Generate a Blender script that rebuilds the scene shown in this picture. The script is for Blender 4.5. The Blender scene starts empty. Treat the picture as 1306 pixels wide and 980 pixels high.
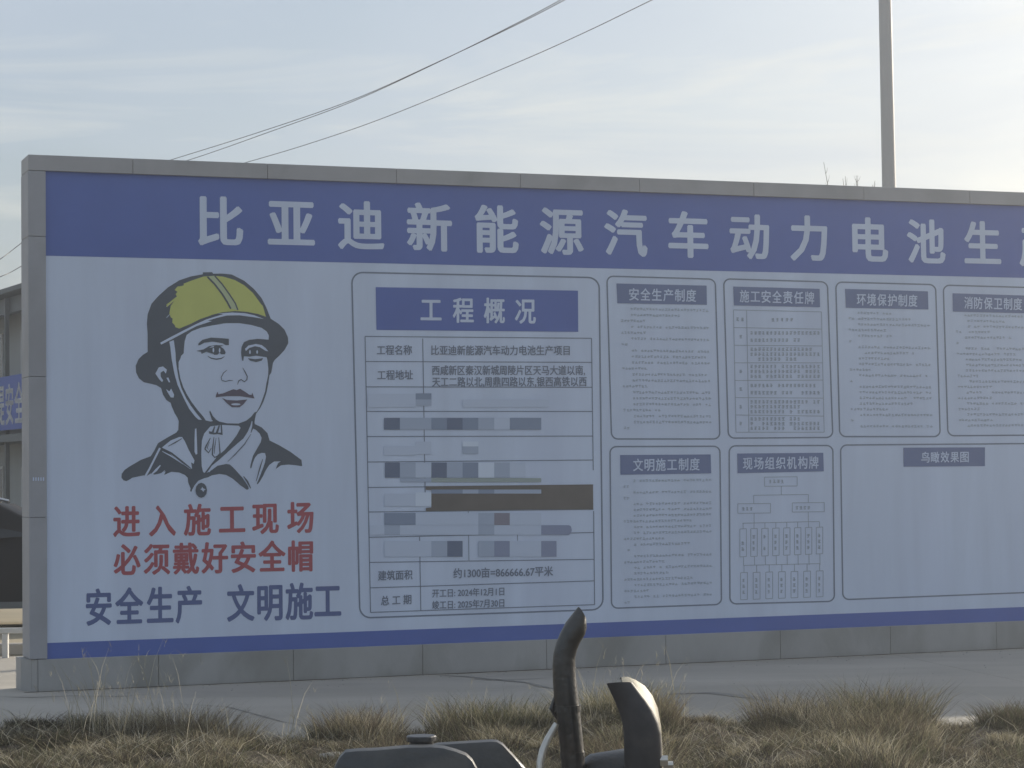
import bpy, bmesh, math, random
import numpy as np
from mathutils import Vector, Matrix
from mathutils.geometry import tessellate_polygon
random.seed(7); rng = np.random.default_rng(7)
SC = bpy.context.scene
COL = SC.collection
R = math.radians

# ------------------------------------------------------------------ camera
F, CX, CY = 2900.0, 653.0, 490.0           # focal length and centre in photo pixels (1306 wide)
PITCH, ROLL, EYE = 0.0397, 0.0118, 1.7645
BX, BY, BT = -4.0554, 19.0444, 0.3605      # notice board: left end and heading
cam = bpy.data.cameras.new('camera'); camo = bpy.data.objects.new('camera', cam); COL.objects.link(camo)
right = Vector((1, 0, 0)); up = Vector((0, -math.sin(PITCH), math.cos(PITCH))); fwd = Vector((0, math.cos(PITCH), math.sin(PITCH)))
Rv = right*math.cos(ROLL) - up*math.sin(ROLL); Uv = right*math.sin(ROLL) + up*math.cos(ROLL)
M = Matrix((Rv, Uv, -fwd)).transposed().to_4x4(); M.translation = (0, 0, EYE)
camo.matrix_world = M
cam.sensor_width = 36; cam.lens = F/1306*36; cam.clip_end = 3000; cam.clip_start = .1
SC.camera = camo

# ------------------------------------------------------------------ sky, sun, exposure
SUN_AZ, SUN_EL = 45.0, 20.0                # degrees to the right of +Y, and up
world = bpy.data.worlds.new('World'); SC.world = world; world.use_nodes = True
wn = world.node_tree.nodes; wl = world.node_tree.links; wn.clear()
wo = wn.new('ShaderNodeOutputWorld'); wb = wn.new('ShaderNodeBackground'); wb.inputs[1].default_value = .10
sky = wn.new('ShaderNodeTexSky'); sky.sky_type = 'NISHITA'; sky.sun_disc = False
sky.sun_elevation = R(SUN_EL); sky.sun_rotation = R(SUN_AZ); sky.air_density = 1.0; sky.dust_density = 2.2; sky.ozone_density = 1.6
tc = wn.new('ShaderNodeTexCoord'); mp = wn.new('ShaderNodeMapping'); mp.inputs['Scale'].default_value = (1.0, 1.0, 4.5)
mp.inputs['Rotation'].default_value = (0, R(7), R(20))
nz = wn.new('ShaderNodeTexNoise'); nz.inputs['Scale'].default_value = 2.6; nz.inputs['Detail'].default_value = 9; nz.inputs['Roughness'].default_value = .52
nz.inputs['Distortion'].default_value = .5
cr = wn.new('ShaderNodeValToRGB'); cr.color_ramp.elements[0].position = .36; cr.color_ramp.elements[1].position = .72
cr.color_ramp.elements[0].color = (.22, .22, .22, 1); cr.color_ramp.elements[1].color = (.92, .92, .92, 1)
VEIL = (4.9, 5.55, 6.4, 1)               # thin even high cloud over the whole sky
cc = wn.new('ShaderNodeMix'); cc.data_type = 'RGBA'; cc.blend_type = 'MULTIPLY'; cc.inputs[0].default_value = 1
cc.inputs[7].default_value = (1, 1, 1, 1)
mx = wn.new('ShaderNodeMix'); mx.data_type = 'RGBA'
wl.new(tc.outputs['Generated'], mp.inputs[0]); wl.new(mp.outputs[0], nz.inputs['Vector']); wl.new(nz.outputs['Fac'], cr.inputs[0])
cc.inputs[6].default_value = VEIL; wl.new(cr.outputs[0], mx.inputs[0])
wl.new(sky.outputs[0], mx.inputs[6]); wl.new(cc.outputs[2], mx.inputs[7]); 
nz2 = wn.new('ShaderNodeTexNoise'); nz2.inputs['Scale'].default_value = 3.4; nz2.inputs['Detail'].default_value = 10; nz2.inputs['Roughness'].default_value = .6; nz2.inputs['Distortion'].default_value = .8
mp2 = wn.new('ShaderNodeMapping'); mp2.inputs['Scale'].default_value = (1.2, 1.2, 9); mp2.inputs['Location'].default_value = (.7, .3, .4); mp2.inputs['Rotation'].default_value = (0, R(4), 0)
cr2 = wn.new('ShaderNodeMapRange'); cr2.inputs['From Min'].default_value = .5; cr2.inputs['From Max'].default_value = .8; cr2.inputs['To Max'].default_value = .6
mx2 = wn.new('ShaderNodeMix'); mx2.data_type = 'RGBA'; mx2.inputs[7].default_value = (8.2, 8.05, 7.2, 1)
wl.new(tc.outputs['Generated'], mp2.inputs[0]); wl.new(mp2.outputs[0], nz2.inputs['Vector']); wl.new(nz2.outputs['Fac'], cr2.inputs[0]); wl.new(cr2.outputs[0], mx2.inputs[0])
wl.new(mx.outputs[2], mx2.inputs[6]); wl.new(mx2.outputs[2], wb.inputs[0]); wl.new(wb.outputs[0], wo.inputs[0])
sl = bpy.data.lights.new('sun', 'SUN'); sl.energy = 5.0; sl.angle = R(.53); sl.color = (1, .90, .74)
so = bpy.data.objects.new('sun', sl); COL.objects.link(so)
sd = Vector((math.sin(R(SUN_AZ))*math.cos(R(SUN_EL)), math.cos(R(SUN_AZ))*math.cos(R(SUN_EL)), math.sin(R(SUN_EL))))
so.rotation_euler = sd.to_track_quat('Z', 'Y').to_euler()
SC.view_settings.view_transform = 'Standard'; SC.view_settings.look = 'None'; SC.view_settings.gamma = 1
SC.view_settings.exposure = 0.22
SC.cycles.max_bounces = 6; SC.cycles.sample_clamp_indirect = 6

# ------------------------------------------------------------------ materials
def mat(name, col, rough=.6, spec=.5, metal=0, noise=0, nscale=5, bump=0, bscale=40, stretch=(1, 1, 1), stain=None, stain_amt=0, stain_scale=.7, coat=0):
    m = bpy.data.materials.new(name); m.use_nodes = True; n = m.node_tree.nodes; l = m.node_tree.links
    b = n['Principled BSDF']; b.inputs['Roughness'].default_value = rough; b.inputs['Specular IOR Level'].default_value = spec
    b.inputs['Metallic'].default_value = metal; b.inputs['Base Color'].default_value = (*col, 1); b.inputs['Coat Weight'].default_value = coat
    last = None
    t = n.new('ShaderNodeTexCoord'); mpp = n.new('ShaderNodeMapping'); mpp.inputs['Scale'].default_value = stretch; l.new(t.outputs['Object'], mpp.inputs[0])
    if noise:
        z = n.new('ShaderNodeTexNoise'); z.inputs['Scale'].default_value = nscale; z.inputs['Detail'].default_value = 8; z.inputs['Roughness'].default_value = .62
        l.new(mpp.outputs[0], z.inputs['Vector'])
        r = n.new('ShaderNodeMapRange'); r.inputs['From Min'].default_value = .3; r.inputs['From Max'].default_value = .7
        r.inputs['To Min'].default_value = 1-noise; r.inputs['To Max'].default_value = 1+noise; l.new(z.outputs['Fac'], r.inputs[0])
        q = n.new('ShaderNodeMix'); q.data_type = 'RGBA'; q.blend_type = 'MULTIPLY'; q.inputs[0].default_value = 1
        q.inputs[6].default_value = (*col, 1); l.new(r.outputs[0], q.inputs[7]); last = q.outputs[2]
    if stain:
        z = n.new('ShaderNodeTexNoise'); z.inputs['Scale'].default_value = stain_scale; z.inputs['Detail'].default_value = 7; z.inputs['Distortion'].default_value = .6
        l.new(mpp.outputs[0], z.inputs['Vector'])
        r = n.new('ShaderNodeMapRange'); r.inputs['From Min'].default_value = .5; r.inputs['From Max'].default_value = .68; r.inputs['To Max'].default_value = stain_amt
        l.new(z.outputs['Fac'], r.inputs[0])
        q = n.new('ShaderNodeMix'); q.data_type = 'RGBA'; l.new(r.outputs[0], q.inputs[0]); q.inputs[7].default_value = (*stain, 1)
        if last: l.new(last, q.inputs[6])
        else: q.inputs[6].default_value = (*col, 1)
        last = q.outputs[2]
    if last: l.new(last, b.inputs['Base Color'])
    if bump:
        z = n.new('ShaderNodeTexNoise'); z.inputs['Scale'].default_value = bscale; z.inputs['Detail'].default_value = 6; l.new(mpp.outputs[0], z.inputs['Vector'])
        bb = n.new('ShaderNodeBump'); bb.inputs['Strength'].default_value = bump; bb.inputs['Distance'].default_value = .02
        l.new(z.outputs['Fac'], bb.inputs['Height']); l.new(bb.outputs[0], b.inputs['Normal'])
    return m
def leafmat(name, col, tr=.35):
    m = bpy.data.materials.new(name); m.use_nodes = True; n = m.node_tree.nodes; l = m.node_tree.links; n.clear()
    o = n.new('ShaderNodeOutputMaterial'); d = n.new('ShaderNodeBsdfDiffuse'); t = n.new('ShaderNodeBsdfTranslucent'); x = n.new('ShaderNodeMixShader')
    d.inputs[0].default_value = (*col, 1); t.inputs[0].default_value = (*col, 1); x.inputs[0].default_value = tr
    l.new(d.outputs[0], x.inputs[1]); l.new(t.outputs[0], x.inputs[2]); l.new(x.outputs[0], o.inputs[0]); return m
MT = dict(
    vinyl=mat('white_vinyl', (.63, .71, .865), .55, .35, noise=.07, nscale=1.3, bump=.06, bscale=3, stretch=(2, 1, .22), stain=(.56, .62, .78), stain_amt=.35, stain_scale=.9),
    blue=mat('blue_print', (.105, .165, .46), .5, .4, noise=.05, nscale=2),
    plate=mat('plate_blue_print', (.165, .215, .38), .5, .4, noise=.04, nscale=2),
    ink=mat('veiled_black_print', (.105, .125, .155), .55, .4, noise=.06, nscale=4),  # black raised to grey to imitate veiling glare over the print
    line=mat('grey_blue_print', (.20, .24, .32), .55, .35),
    fine=mat('fine_print', (.46, .53, .62), .55, .35),
    fine2=mat('fine_print_dark', (.36, .42, .50), .55, .35),
    yellow=mat('yellow_print', (.60, .63, .20), .5, .35, noise=.04, nscale=5),
    paleyellow=mat('pale_yellow_print', (.52, .58, .36), .5, .35),
    red=mat('red_print', (.42, .11, .13), .5, .35, noise=.08, nscale=6),
    letblue=mat('blue_letter_print', (.12, .16, .33), .5, .35, noise=.05, nscale=6),
    lip=mat('dark_lip_print', (.14, .12, .16), .55, .35),
    clad=mat('grey_cladding', (.40, .395, .40), .55, .4, noise=.07, nscale=2.2, bump=.06, bscale=60, stain=(.27, .27, .27), stain_amt=.5, stain_scale=1.5),
    clad2=mat('grey_cladding_weathered', (.37, .375, .40), .6, .4, noise=.08, nscale=2.6, bump=.06, bscale=60, stain=(.28, .28, .28), stain_amt=.5, stain_scale=1.2),
    base=mat('base_cladding', (.375, .375, .37), .6, .35, noise=.10, nscale=2, bump=.08, bscale=50, stain=(.22, .22, .20), stain_amt=.6, stain_scale=1.6, stretch=(1, 1, .6)),
    joint=mat('dark_joint', (.13, .13, .135), .9, .2),
    concrete=mat('concrete', (.42, .395, .355), .85, .25, noise=.13, nscale=.8, bump=.15, bscale=25, stain=(.31, .295, .27), stain_amt=.7, stain_scale=.35, stretch=(.45, 1.3, 1)),
    crack=mat('wet_crack', (.26, .255, .24), .8, .3),
    land=mat('dusty_ground', (.40, .35, .26), .95, .15, noise=.15, nscale=.6, bump=.2, bscale=8, stain=(.30, .27, .2), stain_amt=.6, stain_scale=.2),
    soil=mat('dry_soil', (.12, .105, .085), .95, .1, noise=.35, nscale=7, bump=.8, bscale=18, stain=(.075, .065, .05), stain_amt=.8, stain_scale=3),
    stone=mat('pale_stone', (.42, .40, .36), .8, .3, noise=.15, nscale=9, bump=.4, bscale=20),
    pole=mat('galvanised_pole', (.34, .35, .36), .5, .5, metal=.2, noise=.1, nscale=2, stretch=(1, 1, .2)),
    wire=mat('black_cable', (.12, .12, .13), .6, .4),
    bark=mat('bark', (.10, .085, .07), .9, .2, noise=.3, nscale=9, bump=.5, bscale=30),
    wallp=mat('prefab_wall', (.36, .38, .38), .6, .3, noise=.06, nscale=1),
    wallg=mat('prefab_trim', (.15, .165, .175), .6, .3, noise=.08, nscale=2),
    roof=mat('roof_sheet', (.11, .125, .13), .6, .3, noise=.1, nscale=2),
    door=mat('door_grey', (.48, .50, .52), .5, .4, noise=.05, nscale=3),
    glass=mat('dark_glass', (.02, .025, .03), .08, .6),
    banner=mat('banner_blue', (.08, .13, .42), .6, .3, noise=.08, nscale=3),
    bannertext=mat('banner_white', (.80, .81, .84), .6, .3),
    carpaint=mat('black_car_paint', (.008, .009, .012), .45, .3, coat=.0, noise=.1, nscale=2),
    chrome=mat('brushed_metal', (.6, .6, .6), .3, .5, metal=.9),
    tyre=mat('rubber', (.025, .025, .025), .85, .3, bump=.3, bscale=60),
    whitepaint=mat('white_rail_paint', (.62, .62, .60), .5, .4, noise=.08, nscale=6),
    iron=mat('sooty_steel', (.034, .035, .036), .36, .9, metal=.2, noise=.4, nscale=14, bump=.12, bscale=60, stain=(.07, .055, .045), stain_amt=.5, stain_scale=9),
    hood=mat('dark_painted_steel', (.035, .038, .042), .36, .8, noise=.3, nscale=8, bump=.15, bscale=50, stain=(.11, .10, .085), stain_amt=.5, stain_scale=6),
    silver=mat('bright_steel', (.62, .60, .55), .35, .5, metal=.8, noise=.15, nscale=20),
    rubberduct=mat('grey_duct', (.045, .044, .048), .55, .5, noise=.3, nscale=12, bump=.05, bscale=50, stain=(.085, .08, .075), stain_amt=.4, stain_scale=8),
    sunlitsteel=mat('sunlit_steel', (.26, .24, .18), .5, .5, noise=.35, nscale=16, stain=(.12, .115, .08), stain_amt=.8, stain_scale=11),  # pale tone imitates sun on the side of the duct
    lampglass=mat('lamp_glass', (.6, .6, .58), .3, .5),
    brown=mat('brown_redaction', (.17, .155, .145), .6, .3, noise=.1, nscale=3),  # tone of the redaction bar
)
GR = [leafmat('grass_straw', (.33, .30, .20)), leafmat('grass_brown', (.15, .125, .095)), leafmat('grass_olive', (.12, .128, .075)), leafmat('grass_pale', (.55, .51, .41)), leafmat('grass_dark', (.055, .05, .042))]

# ------------------------------------------------------------------ helpers
def link(name, me, m, parent=None, loc=None):
    o = bpy.data.objects.new(name, me); COL.objects.link(o)
    for x in (m if isinstance(m, (list, tuple)) else [m]):
        if x is not None and len(me.materials) < (len(m) if isinstance(m, (list, tuple)) else 1): me.materials.append(x)
    if parent: o.parent = parent
    if loc is not None: o.location = loc
    return o
def bmobj(name, bm, m, parent=None, loc=None, smooth=False):
    me = bpy.data.meshes.new(name); bmesh.ops.recalc_face_normals(bm, faces=bm.faces[:]); bm.to_mesh(me); bm.free()
    if smooth:
        me.polygons.foreach_set('use_smooth', [True]*len(me.polygons)); me.set_sharp_from_angle(angle=R(40))
    return link(name, me, m, parent, loc)
def tag(o, label=None, cat=None, group=None, kind=None):
    if label: o['label'] = label
    if cat: o['category'] = cat
    if group: o['group'] = group
    if kind: o['kind'] = kind
    return o
def empty(name, loc, rz=0, **k):
    o = bpy.data.objects.new(name, None); COL.objects.link(o); o.location = loc; o.rotation_euler = (0, 0, rz); o.empty_display_size = .2
    return tag(o, **k)
def box(bm, x0, x1, y0, y1, z0, z1, bev=0):
    r = bmesh.ops.create_cube(bm, size=1); vs = r['verts']
    for v in vs: v.co = Vector(((x0+x1)/2+v.co.x*(x1-x0), (y0+y1)/2+v.co.y*(y1-y0), (z0+z1)/2+v.co.z*(z1-z0)))
    if bev:
        es = list({e for v in vs for e in v.link_edges})
        bmesh.ops.bevel(bm, geom=es, offset=bev, segments=1, affect='EDGES')
def boxobj(name, m, parent, *a, bev=0, loc=None):
    bm = bmesh.new(); box(bm, *a, bev=bev); return bmobj(name, bm, m, parent, loc)
def tube(bm, pts, rad, seg=10, cap=True):
    pts = [Vector(p) for p in pts]; rads = rad if isinstance(rad, (list, tuple)) else [rad]*len(pts); rings = []
    ref = None
    for i, p in enumerate(pts):
        t = (pts[min(i+1, len(pts)-1)]-pts[max(i-1, 0)]).normalized()
        if ref is None: ref = t.orthogonal().normalized()
        ref = (ref-t*ref.dot(t)).normalized(); b = t.cross(ref)
        rings.append([bm.verts.new(p+(ref*math.cos(2*math.pi*k/seg)+b*math.sin(2*math.pi*k/seg))*rads[i]) for k in range(seg)])
    for a, c in zip(rings, rings[1:]):
        for k in range(seg): bm.faces.new((a[k], a[(k+1) % seg], c[(k+1) % seg], c[k]))
    if cap: bm.faces.new(rings[0][::-1]); bm.faces.new(rings[-1])
    return rings
def prism_y(bm, prof, y0, y1):
    a = [bm.verts.new((x, y0, z)) for x, z in prof]; b = [bm.verts.new((x, y1, z)) for x, z in prof]; n = len(prof)
    bm.faces.new(a); bm.faces.new(b[::-1])
    for i in range(n): bm.faces.new((a[i], b[i], b[(i+1) % n], a[(i+1) % n]))
def prism_z(bm, prof, z0, z1):
    a = [bm.verts.new((x, y, z0)) for x, y in prof]; b = [bm.verts.new((x, y, z1)) for x, y in prof]; n = len(prof)
    bm.faces.new(a[::-1]); bm.faces.new(b)
    for i in range(n): bm.faces.new((a[i], a[(i+1) % n], b[(i+1) % n], b[i]))
def ray(px, py):
    a = (px-CX); b = -(py-CY)
    return (Rv*(a/F)+Uv*(b/F)+fwd)
def at_y(px, py, Y):
    d = ray(px, py); return Vector((0, 0, EYE))+d*(Y/d.y)
def on_ground(px, py, z=0):
    d = ray(px, py); return Vector((0, 0, EYE))+d*((z-EYE)/d.z)
bd = Vector((math.cos(BT), math.sin(BT), 0)); bn = Vector((math.sin(BT), -math.cos(BT), 0)); B0 = Vector((BX, BY, 0))
def W(px, py):                              # a point of the printed face in board coordinates (along, up)
    d = ray(px, py); o = Vector((0, 0, EYE)); t = (B0-o).dot(bn)/d.dot(bn); p = o+d*t-B0
    return (p.dot(bd), p.z)

# ------------------------------------------------------------------ ground
def struct(name, bm, m, **k): return tag(bmobj(name, bm, m, **k), kind='structure')
bm = bmesh.new()
bmesh.ops.create_grid(bm, x_segments=60, y_segments=60, size=350)
for v in bm.verts: v.co.z = -.03
struct('ground', bm, MT['land'])
# concrete apron in front of and behind the board, laid in slabs
apron = empty('concrete_pavement', (0, 0, 0)); tag(apron, kind='structure')
def slab(x0, x1, y0, y1):
    bm = bmesh.new(); box(bm, x0+.006, x1-.006, y0+.006, y1-.006, -.15, 0, bev=.006); bmobj('slab', bm, MT['concrete'], apron)
rot = Matrix.Rotation(BT*.55, 4, 'Z')
for i in range(-2, 4):
    for j in range(0, 2):
        if (j == 1 and i < 0): continue
        x0, x1, y0, y1 = i*9-4.9, i*9+4.1, 14.2+j*5-.4, 19.2+j*5-.4
        bm = bmesh.new(); box(bm, x0+.004, x1-.004, y0+.004, y1-.004, -.15, 0, bev=.004)
        bmesh.ops.rotate(bm, cent=(0, 19, 0), matrix=rot.to_3x3(), verts=bm.verts[:]); bmobj('slab', bm, MT['concrete'], apron)
# dark cracks and damp marks on the apron
bm = bmesh.new()
def ribbon(pts, w, z=.004):
    P = [on_ground(*p) for p in pts]; prev = None
    for i, p in enumerate(P):
        d = (P[min(i+1, len(P)-1)]-P[max(i-1, 0)]); s = Vector((-d.y, d.x, 0)).normalized()*w*(.3 if i in (0, len(P)-1) else random.uniform(.6, 1.2))
        a, b = bm.verts.new((p.x+s.x, p.y+s.y, z)), bm.verts.new((p.x-s.x, p.y-s.y, z))
        if prev: bm.faces.new((prev[0], a, b, prev[1]))
        prev = (a, b)
ribbon([(560, 862), (590, 863), (618, 866), (650, 869), (672, 871), (690, 876), (706, 879)], .035)
ribbon([(600, 866), (625, 868), (668, 867), (700, 865)], .02)
ribbon([(0, 889), (40, 890), (90, 888), (150, 889), (190, 886)], .018)
ribbon([(205, 897), (290, 902), (360, 921), (410, 930)], .012)
ribbon([(850, 886), (905, 884), (960, 890), (1000, 897)], .07)
ribbon([(300, 868), (380, 865), (450, 868)], .015)
tag(bmobj('crack', bm, MT['crack'], apron), kind='stuff')
# grit and small stones on the apron, thicker along the foot of the board
bm = bmesh.new(); rd = random.Random(5)
for k in range(380):
    t = rd.uniform(0, 13); o_ = abs(rd.gauss(0, .25)) if k % 2 else rd.uniform(0, 3.2)
    p = B0+bd*t+bn*(.06+o_); s_ = rd.uniform(.003, .010); n_ = rd.randint(4, 6)
    b_ = [bm.verts.new((p.x+s_*math.cos(6.283*i/n_)*rd.uniform(.7, 1.2), p.y+s_*math.sin(6.283*i/n_), .0)) for i in range(n_)]; c_ = bm.verts.new((p.x, p.y, s_*.8))
    for i in range(n_): bm.faces.new((b_[i], b_[(i+1) % n_], c_))
struct('grit', bm, MT['crack'], parent=None)['kind'] = 'stuff'
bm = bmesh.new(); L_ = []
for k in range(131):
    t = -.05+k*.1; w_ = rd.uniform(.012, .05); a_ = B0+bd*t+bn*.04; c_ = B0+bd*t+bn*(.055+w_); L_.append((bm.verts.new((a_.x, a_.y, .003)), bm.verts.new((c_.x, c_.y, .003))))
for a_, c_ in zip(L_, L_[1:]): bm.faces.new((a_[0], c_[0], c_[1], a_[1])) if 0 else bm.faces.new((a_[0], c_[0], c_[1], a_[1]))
bmobj('contact_shadow', bm, MT['soil'], apron)  # dark strip imitating the contact shadow at the board's foot
# bank of dry soil where the camera stands
nx, ny = 170, 90
def hgt(x, y):
    n = .05*math.sin(x*1.7+y*.9)+.04*math.sin(x*3.1-y*2.3+1)+.025*math.sin(x*7.3+y*5.1)+.02*math.sin(x*13+y*9.7)
    e = 15.75+.18*math.sin(x*1.3)+.1*math.sin(x*4.1+1)+(x*.035)
    k = min(1, max(0, (e-y)/1.1)); k = k*k*(3-2*k)
    return -.05+k*(.13+n)
bm = bmesh.new(); g = {}
for i in range(nx+1):
    for j in range(ny+1):
        x = -13+26*i/nx; y = -3+19.6*(j/ny)**.8
        g[i, j] = bm.verts.new((x, y, hgt(x, y)+random.uniform(-.008, .008)))
for i in range(nx):
    for j in range(ny): bm.faces.new((g[i, j], g[i+1, j], g[i+1, j+1], g[i, j+1]))
struct('soil_bank', bm, MT['soil'], smooth=True)

# ------------------------------------------------------------------ notice board
board = empty('notice_board', B0, BT, label='long notice board in a grey clad frame with worker portrait and red slogans', cat='notice board', group=None)
BL = 12.75                                   # full length
LY = .0015                                   # one layer of print
def sheet(name, polys, m, parent, layer):
    """flat print: polygons in board coordinates, one layer proud of the next"""
    bm = bmesh.new(); y = -LY*layer
    for p in polys:
        tri = tessellate_polygon([[Vector((x, z, 0)) for x, z in p]]); vs = [bm.verts.new((x, y, z)) for x, z in p]
        for t in tri:
            try: bm.faces.new([vs[k] for k in t])
            except ValueError: pass
    for f in bm.faces:
        f.normal_update()
        if f.normal.y > 0: f.normal_flip()
    me = bpy.data.meshes.new(name); bm.to_mesh(me); bm.free(); return link(name, me, m, parent)
def each(name, polys, m, parent, layer):
    for p in polys: sheet(name, [p], m, parent, layer)
def PX(pts): return [W(*p) for p in pts]
def rect(x0, x1, z0, z1): return [(x0, z0), (x1, z0), (x1, z1), (x0, z1)]
FZ0, FZ1 = .2694, 4.3648
XI = .148                                     # inner edge of the left post
boxobj('core', MT['joint'], board, .02, BL-.02, .012, .34, .02, 4.47)
bm = bmesh.new(); bmesh.ops.create_grid(bm, x_segments=90, y_segments=30, size=.5)
for v in bm.verts:
    x = XI-.01+(v.co.x+.5)*(BL-.3); z = FZ0-.02+(v.co.y+.5)*(FZ1-FZ0+.04)
    v.co = Vector((x, 0, z))
bmobj('face_sheet', bm, MT['vinyl'], board)
TB0 = 3.6513
sheet('title_band', [rect(XI-.005, BL-.15, TB0, FZ1+.01)], MT['blue'], board, 1)
sheet('bottom_band', [rect(XI-.005, BL-.15, FZ0-.01, .3999)], MT['blue'], board, 1)
# cladding: top beam, posts, base
def tile(name, m, x0, x1, y0, y1, z0, z1, bev=.003):
    j = .0016
    o = boxobj(name, m, board, x0+j, x1-j, y0, y1, z0+j, z1-j, bev=bev); o.location.y = random.uniform(-.0015, .0015); return o
xs = [.0]+[.885+1.1804*k for k in range(11) if .885+1.1804*k < BL-.2]+[BL]
for a, b in zip(xs, xs[1:]): tile('beam_cladding', MT['clad'], a, b, -.035, .36, FZ1, 4.5)
zs = [.27, 1.45, 2.63, 3.81, FZ1]
for a, b in zip(zs, zs[1:]):
    tile('post_cladding', MT['clad2'], -.002, XI, -.032, .362, a, b); tile('post_cladding', MT['clad2'], BL-XI, BL+.002, -.032, .362, a, b)
bx = [.065]+[1.0792+1.1804*k for k in range(11) if 1.0792+1.1804*k < BL-.2]+[BL-.065]
for a, b in zip(bx, bx[1:]): tile('base_cladding', MT['base'], a, b, -.05, .40, -.02, .268)
for s in (0, 1):
    pr = [(.062, -.05), (.062, .40), (-.05, .40), (-.05, .12)]
    if s: pr = [(BL-x, y) for x, y in pr][::-1]
    bm = bmesh.new(); prism_z(bm, pr, -.02, .266); bmobj('base_corner', bm, MT['base'], board)
# stamped mark on the post
sheet('stamp', [PX([(41+i*3.2, 609), (42.6+i*3.2, 609), (42.6+i*3.2, 613.5), (41+i*3.2, 613.5)]) for i in range(5)], MT['vinyl'], board, 1).location.y = -.0345
tag(board.children[-1] if 0 else bpy.data.objects['stamp'], kind='stuff')

# --- lettering out of Blender's own built-in font
_gc = {}
def glyph(s, bold=.018, sp=1.0):
    k = (s, bold, sp)
    if k not in _gc:
        c = bpy.data.curves.new('t', 'FONT'); c.body = s; c.resolution_u = 3; c.space_character = sp
        o = bpy.data.objects.new('t', c); COL.objects.link(o); dg = bpy.context.evaluated_depsgraph_get(); dg.update()
        m = bpy.data.meshes.new_from_object(o.evaluated_get(dg))
        v = np.array([q.co[:2] for q in m.vertices]); f = [tuple(p.vertices) for p in m.polygons]
        bpy.data.objects.remove(o); bpy.data.curves.remove(c); bpy.data.meshes.remove(m)
        r = bold                                # heavier strokes: the letter stamped a few times, a hair apart
        st = [(r*math.cos(k*math.pi/3), r*.75*math.sin(k*math.pi/3)) for k in range(6)]
        n = len(v); v = np.concatenate([v+np.array(q) for q in st]); f = [tuple(i+n*j for i in q) for j in range(len(st)) for q in f]
        v = np.concatenate([v, np.repeat(np.arange(len(st))*.0001, n)[:, None]], 1); _gc[k] = (v, f)
    return _gc[k]
def mesh_xz(name, V, Fc, m, parent, layer):
    me = bpy.data.meshes.new(name); me.from_pydata([(v[0], -LY*layer-(v[2] if len(v) > 2 else 0), v[1]) for v in V], [], Fc); me.update()
    if len(me.polygons) and me.polygons[0].normal.y > 0: me.flip_normals()
    return link(name, me, m, parent)
def char_cell(name, ch, cx, cz, w, h, m, parent, layer=2, bold=.02, slope=0):
    v, f = glyph(ch, bold)
    V = [(cx+(x-.5)*w, cz+(y-.38)*h+(x-.5)*w*slope, e) for x, y, e in v]
    return mesh_xz(name, V, f, m, parent, layer)
def line_fit(name, s, pl, pr, hpx, m, parent, layer=3, bold=.016, sp=1.0, merge=None):
    """text whose ink runs from photo point pl to pr (mid-height), hpx high"""
    v, f = glyph(s, bold, sp); x0, x1 = v[:, 0].min(), v[:, 0].max()
    V = []
    for x, y, e in v:
        t = (x-x0)/(x1-x0); V.append(W(pl[0]+(pr[0]-pl[0])*t, pl[1]+(pr[1]-pl[1])*t-(y-.38)*hpx/.95)+(e,))
    if merge is not None:
        n = len(merge[0]); merge[0].extend(V); merge[1].extend([tuple(k+n for k in q) for q in f]); return
    return mesh_xz(name, V, f, m, parent, layer)
title = '比亚迪新能源汽车动力电池生产项目'
for i, ch in enumerate(title):
    char_cell('title_character', ch, 1.6463+.638*i, 3.985, .44, .455, MT['vinyl'], board, 2, .030)
def slogan(s, xs_, y0, y1, w, h, m, nm):
    for i, ch in enumerate(s):
        t = (xs_[i]-xs_[0])/(xs_[-1]-xs_[0]); y = y0+(y1-y0)*t; x = xs_[i]
        cx, cz = W(x, y); ww = W(x+w/2, y)[0]-W(x-w/2, y)[0]; hh = W(x, y-h/2)[1]-W(x, y+h/2)[1]
        sl = (W(x+20, y+(y1-y0)/(xs_[-1]-xs_[0])*20)[1]-cz)/(W(x+20, y)[0]-cx)
        char_cell(nm, ch, cx, cz, ww/.91, hh/.91, m, board, 1, .03, sl)
slogan('进入施工现场', [161.4, 206.9, 251.7, 295.9, 338.6, 383.4], 665.2, 660, 32, 38.5, MT['red'], 'red_character')
slogan('必须戴好安全帽', [162, 200, 237.2, 274.1, 310.3, 346.9, 383.4], 714, 709.3, 31.5, 38, MT['red'], 'red_character')
slogan('安全生产文明施工', [125.9, 164.8, 204.1, 241.4, 306.9, 344.1, 381.7, 417.9], 774.5, 766, 32.5, 45, MT['letblue'], 'blue_character')

# --- worker portrait, traced as flat print in layers
S_ = 980/120
OFF = dict(A=(165, 340), B=(265, 340), C=(165, 440), D=(265, 440), E=(150, 530), F=(270, 530))
def P(*segs):
    out = []
    for k, pts in zip(segs[::2], segs[1::2]):
        ox, oy = OFF[k]; out += [W(ox+u/S_, oy+v/S_) for u, v in pts]
    return out
def stroke(pts, w, taper=True):
    """a brush line of width w (crop units) as one polygon, in board coordinates"""
    u = W(300, 480)[0]-W(299, 480)[0]; hw = w/S_*u/2; L = []; Q = []
    for i, (x, z) in enumerate(pts):
        a = pts[max(i-1, 0)]; b = pts[min(i+1, len(pts)-1)]; dx, dz = b[0]-a[0], b[1]-a[1]; n = math.hypot(dx, dz) or 1
        k = hw*(.45 if taper and i in (0, len(pts)-1) else 1)
        L.append((x-dz/n*k, z+dx/n*k)); Q.append((x+dz/n*k, z-dx/n*k))
    return L+Q[::-1]
def ell(c, cx, cy, rx, ry, n=12): return P(c, [(cx+rx*math.cos(2*math.pi*k/n), cy+ry*math.sin(2*math.pi*k/n)) for k in range(n)])
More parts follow.
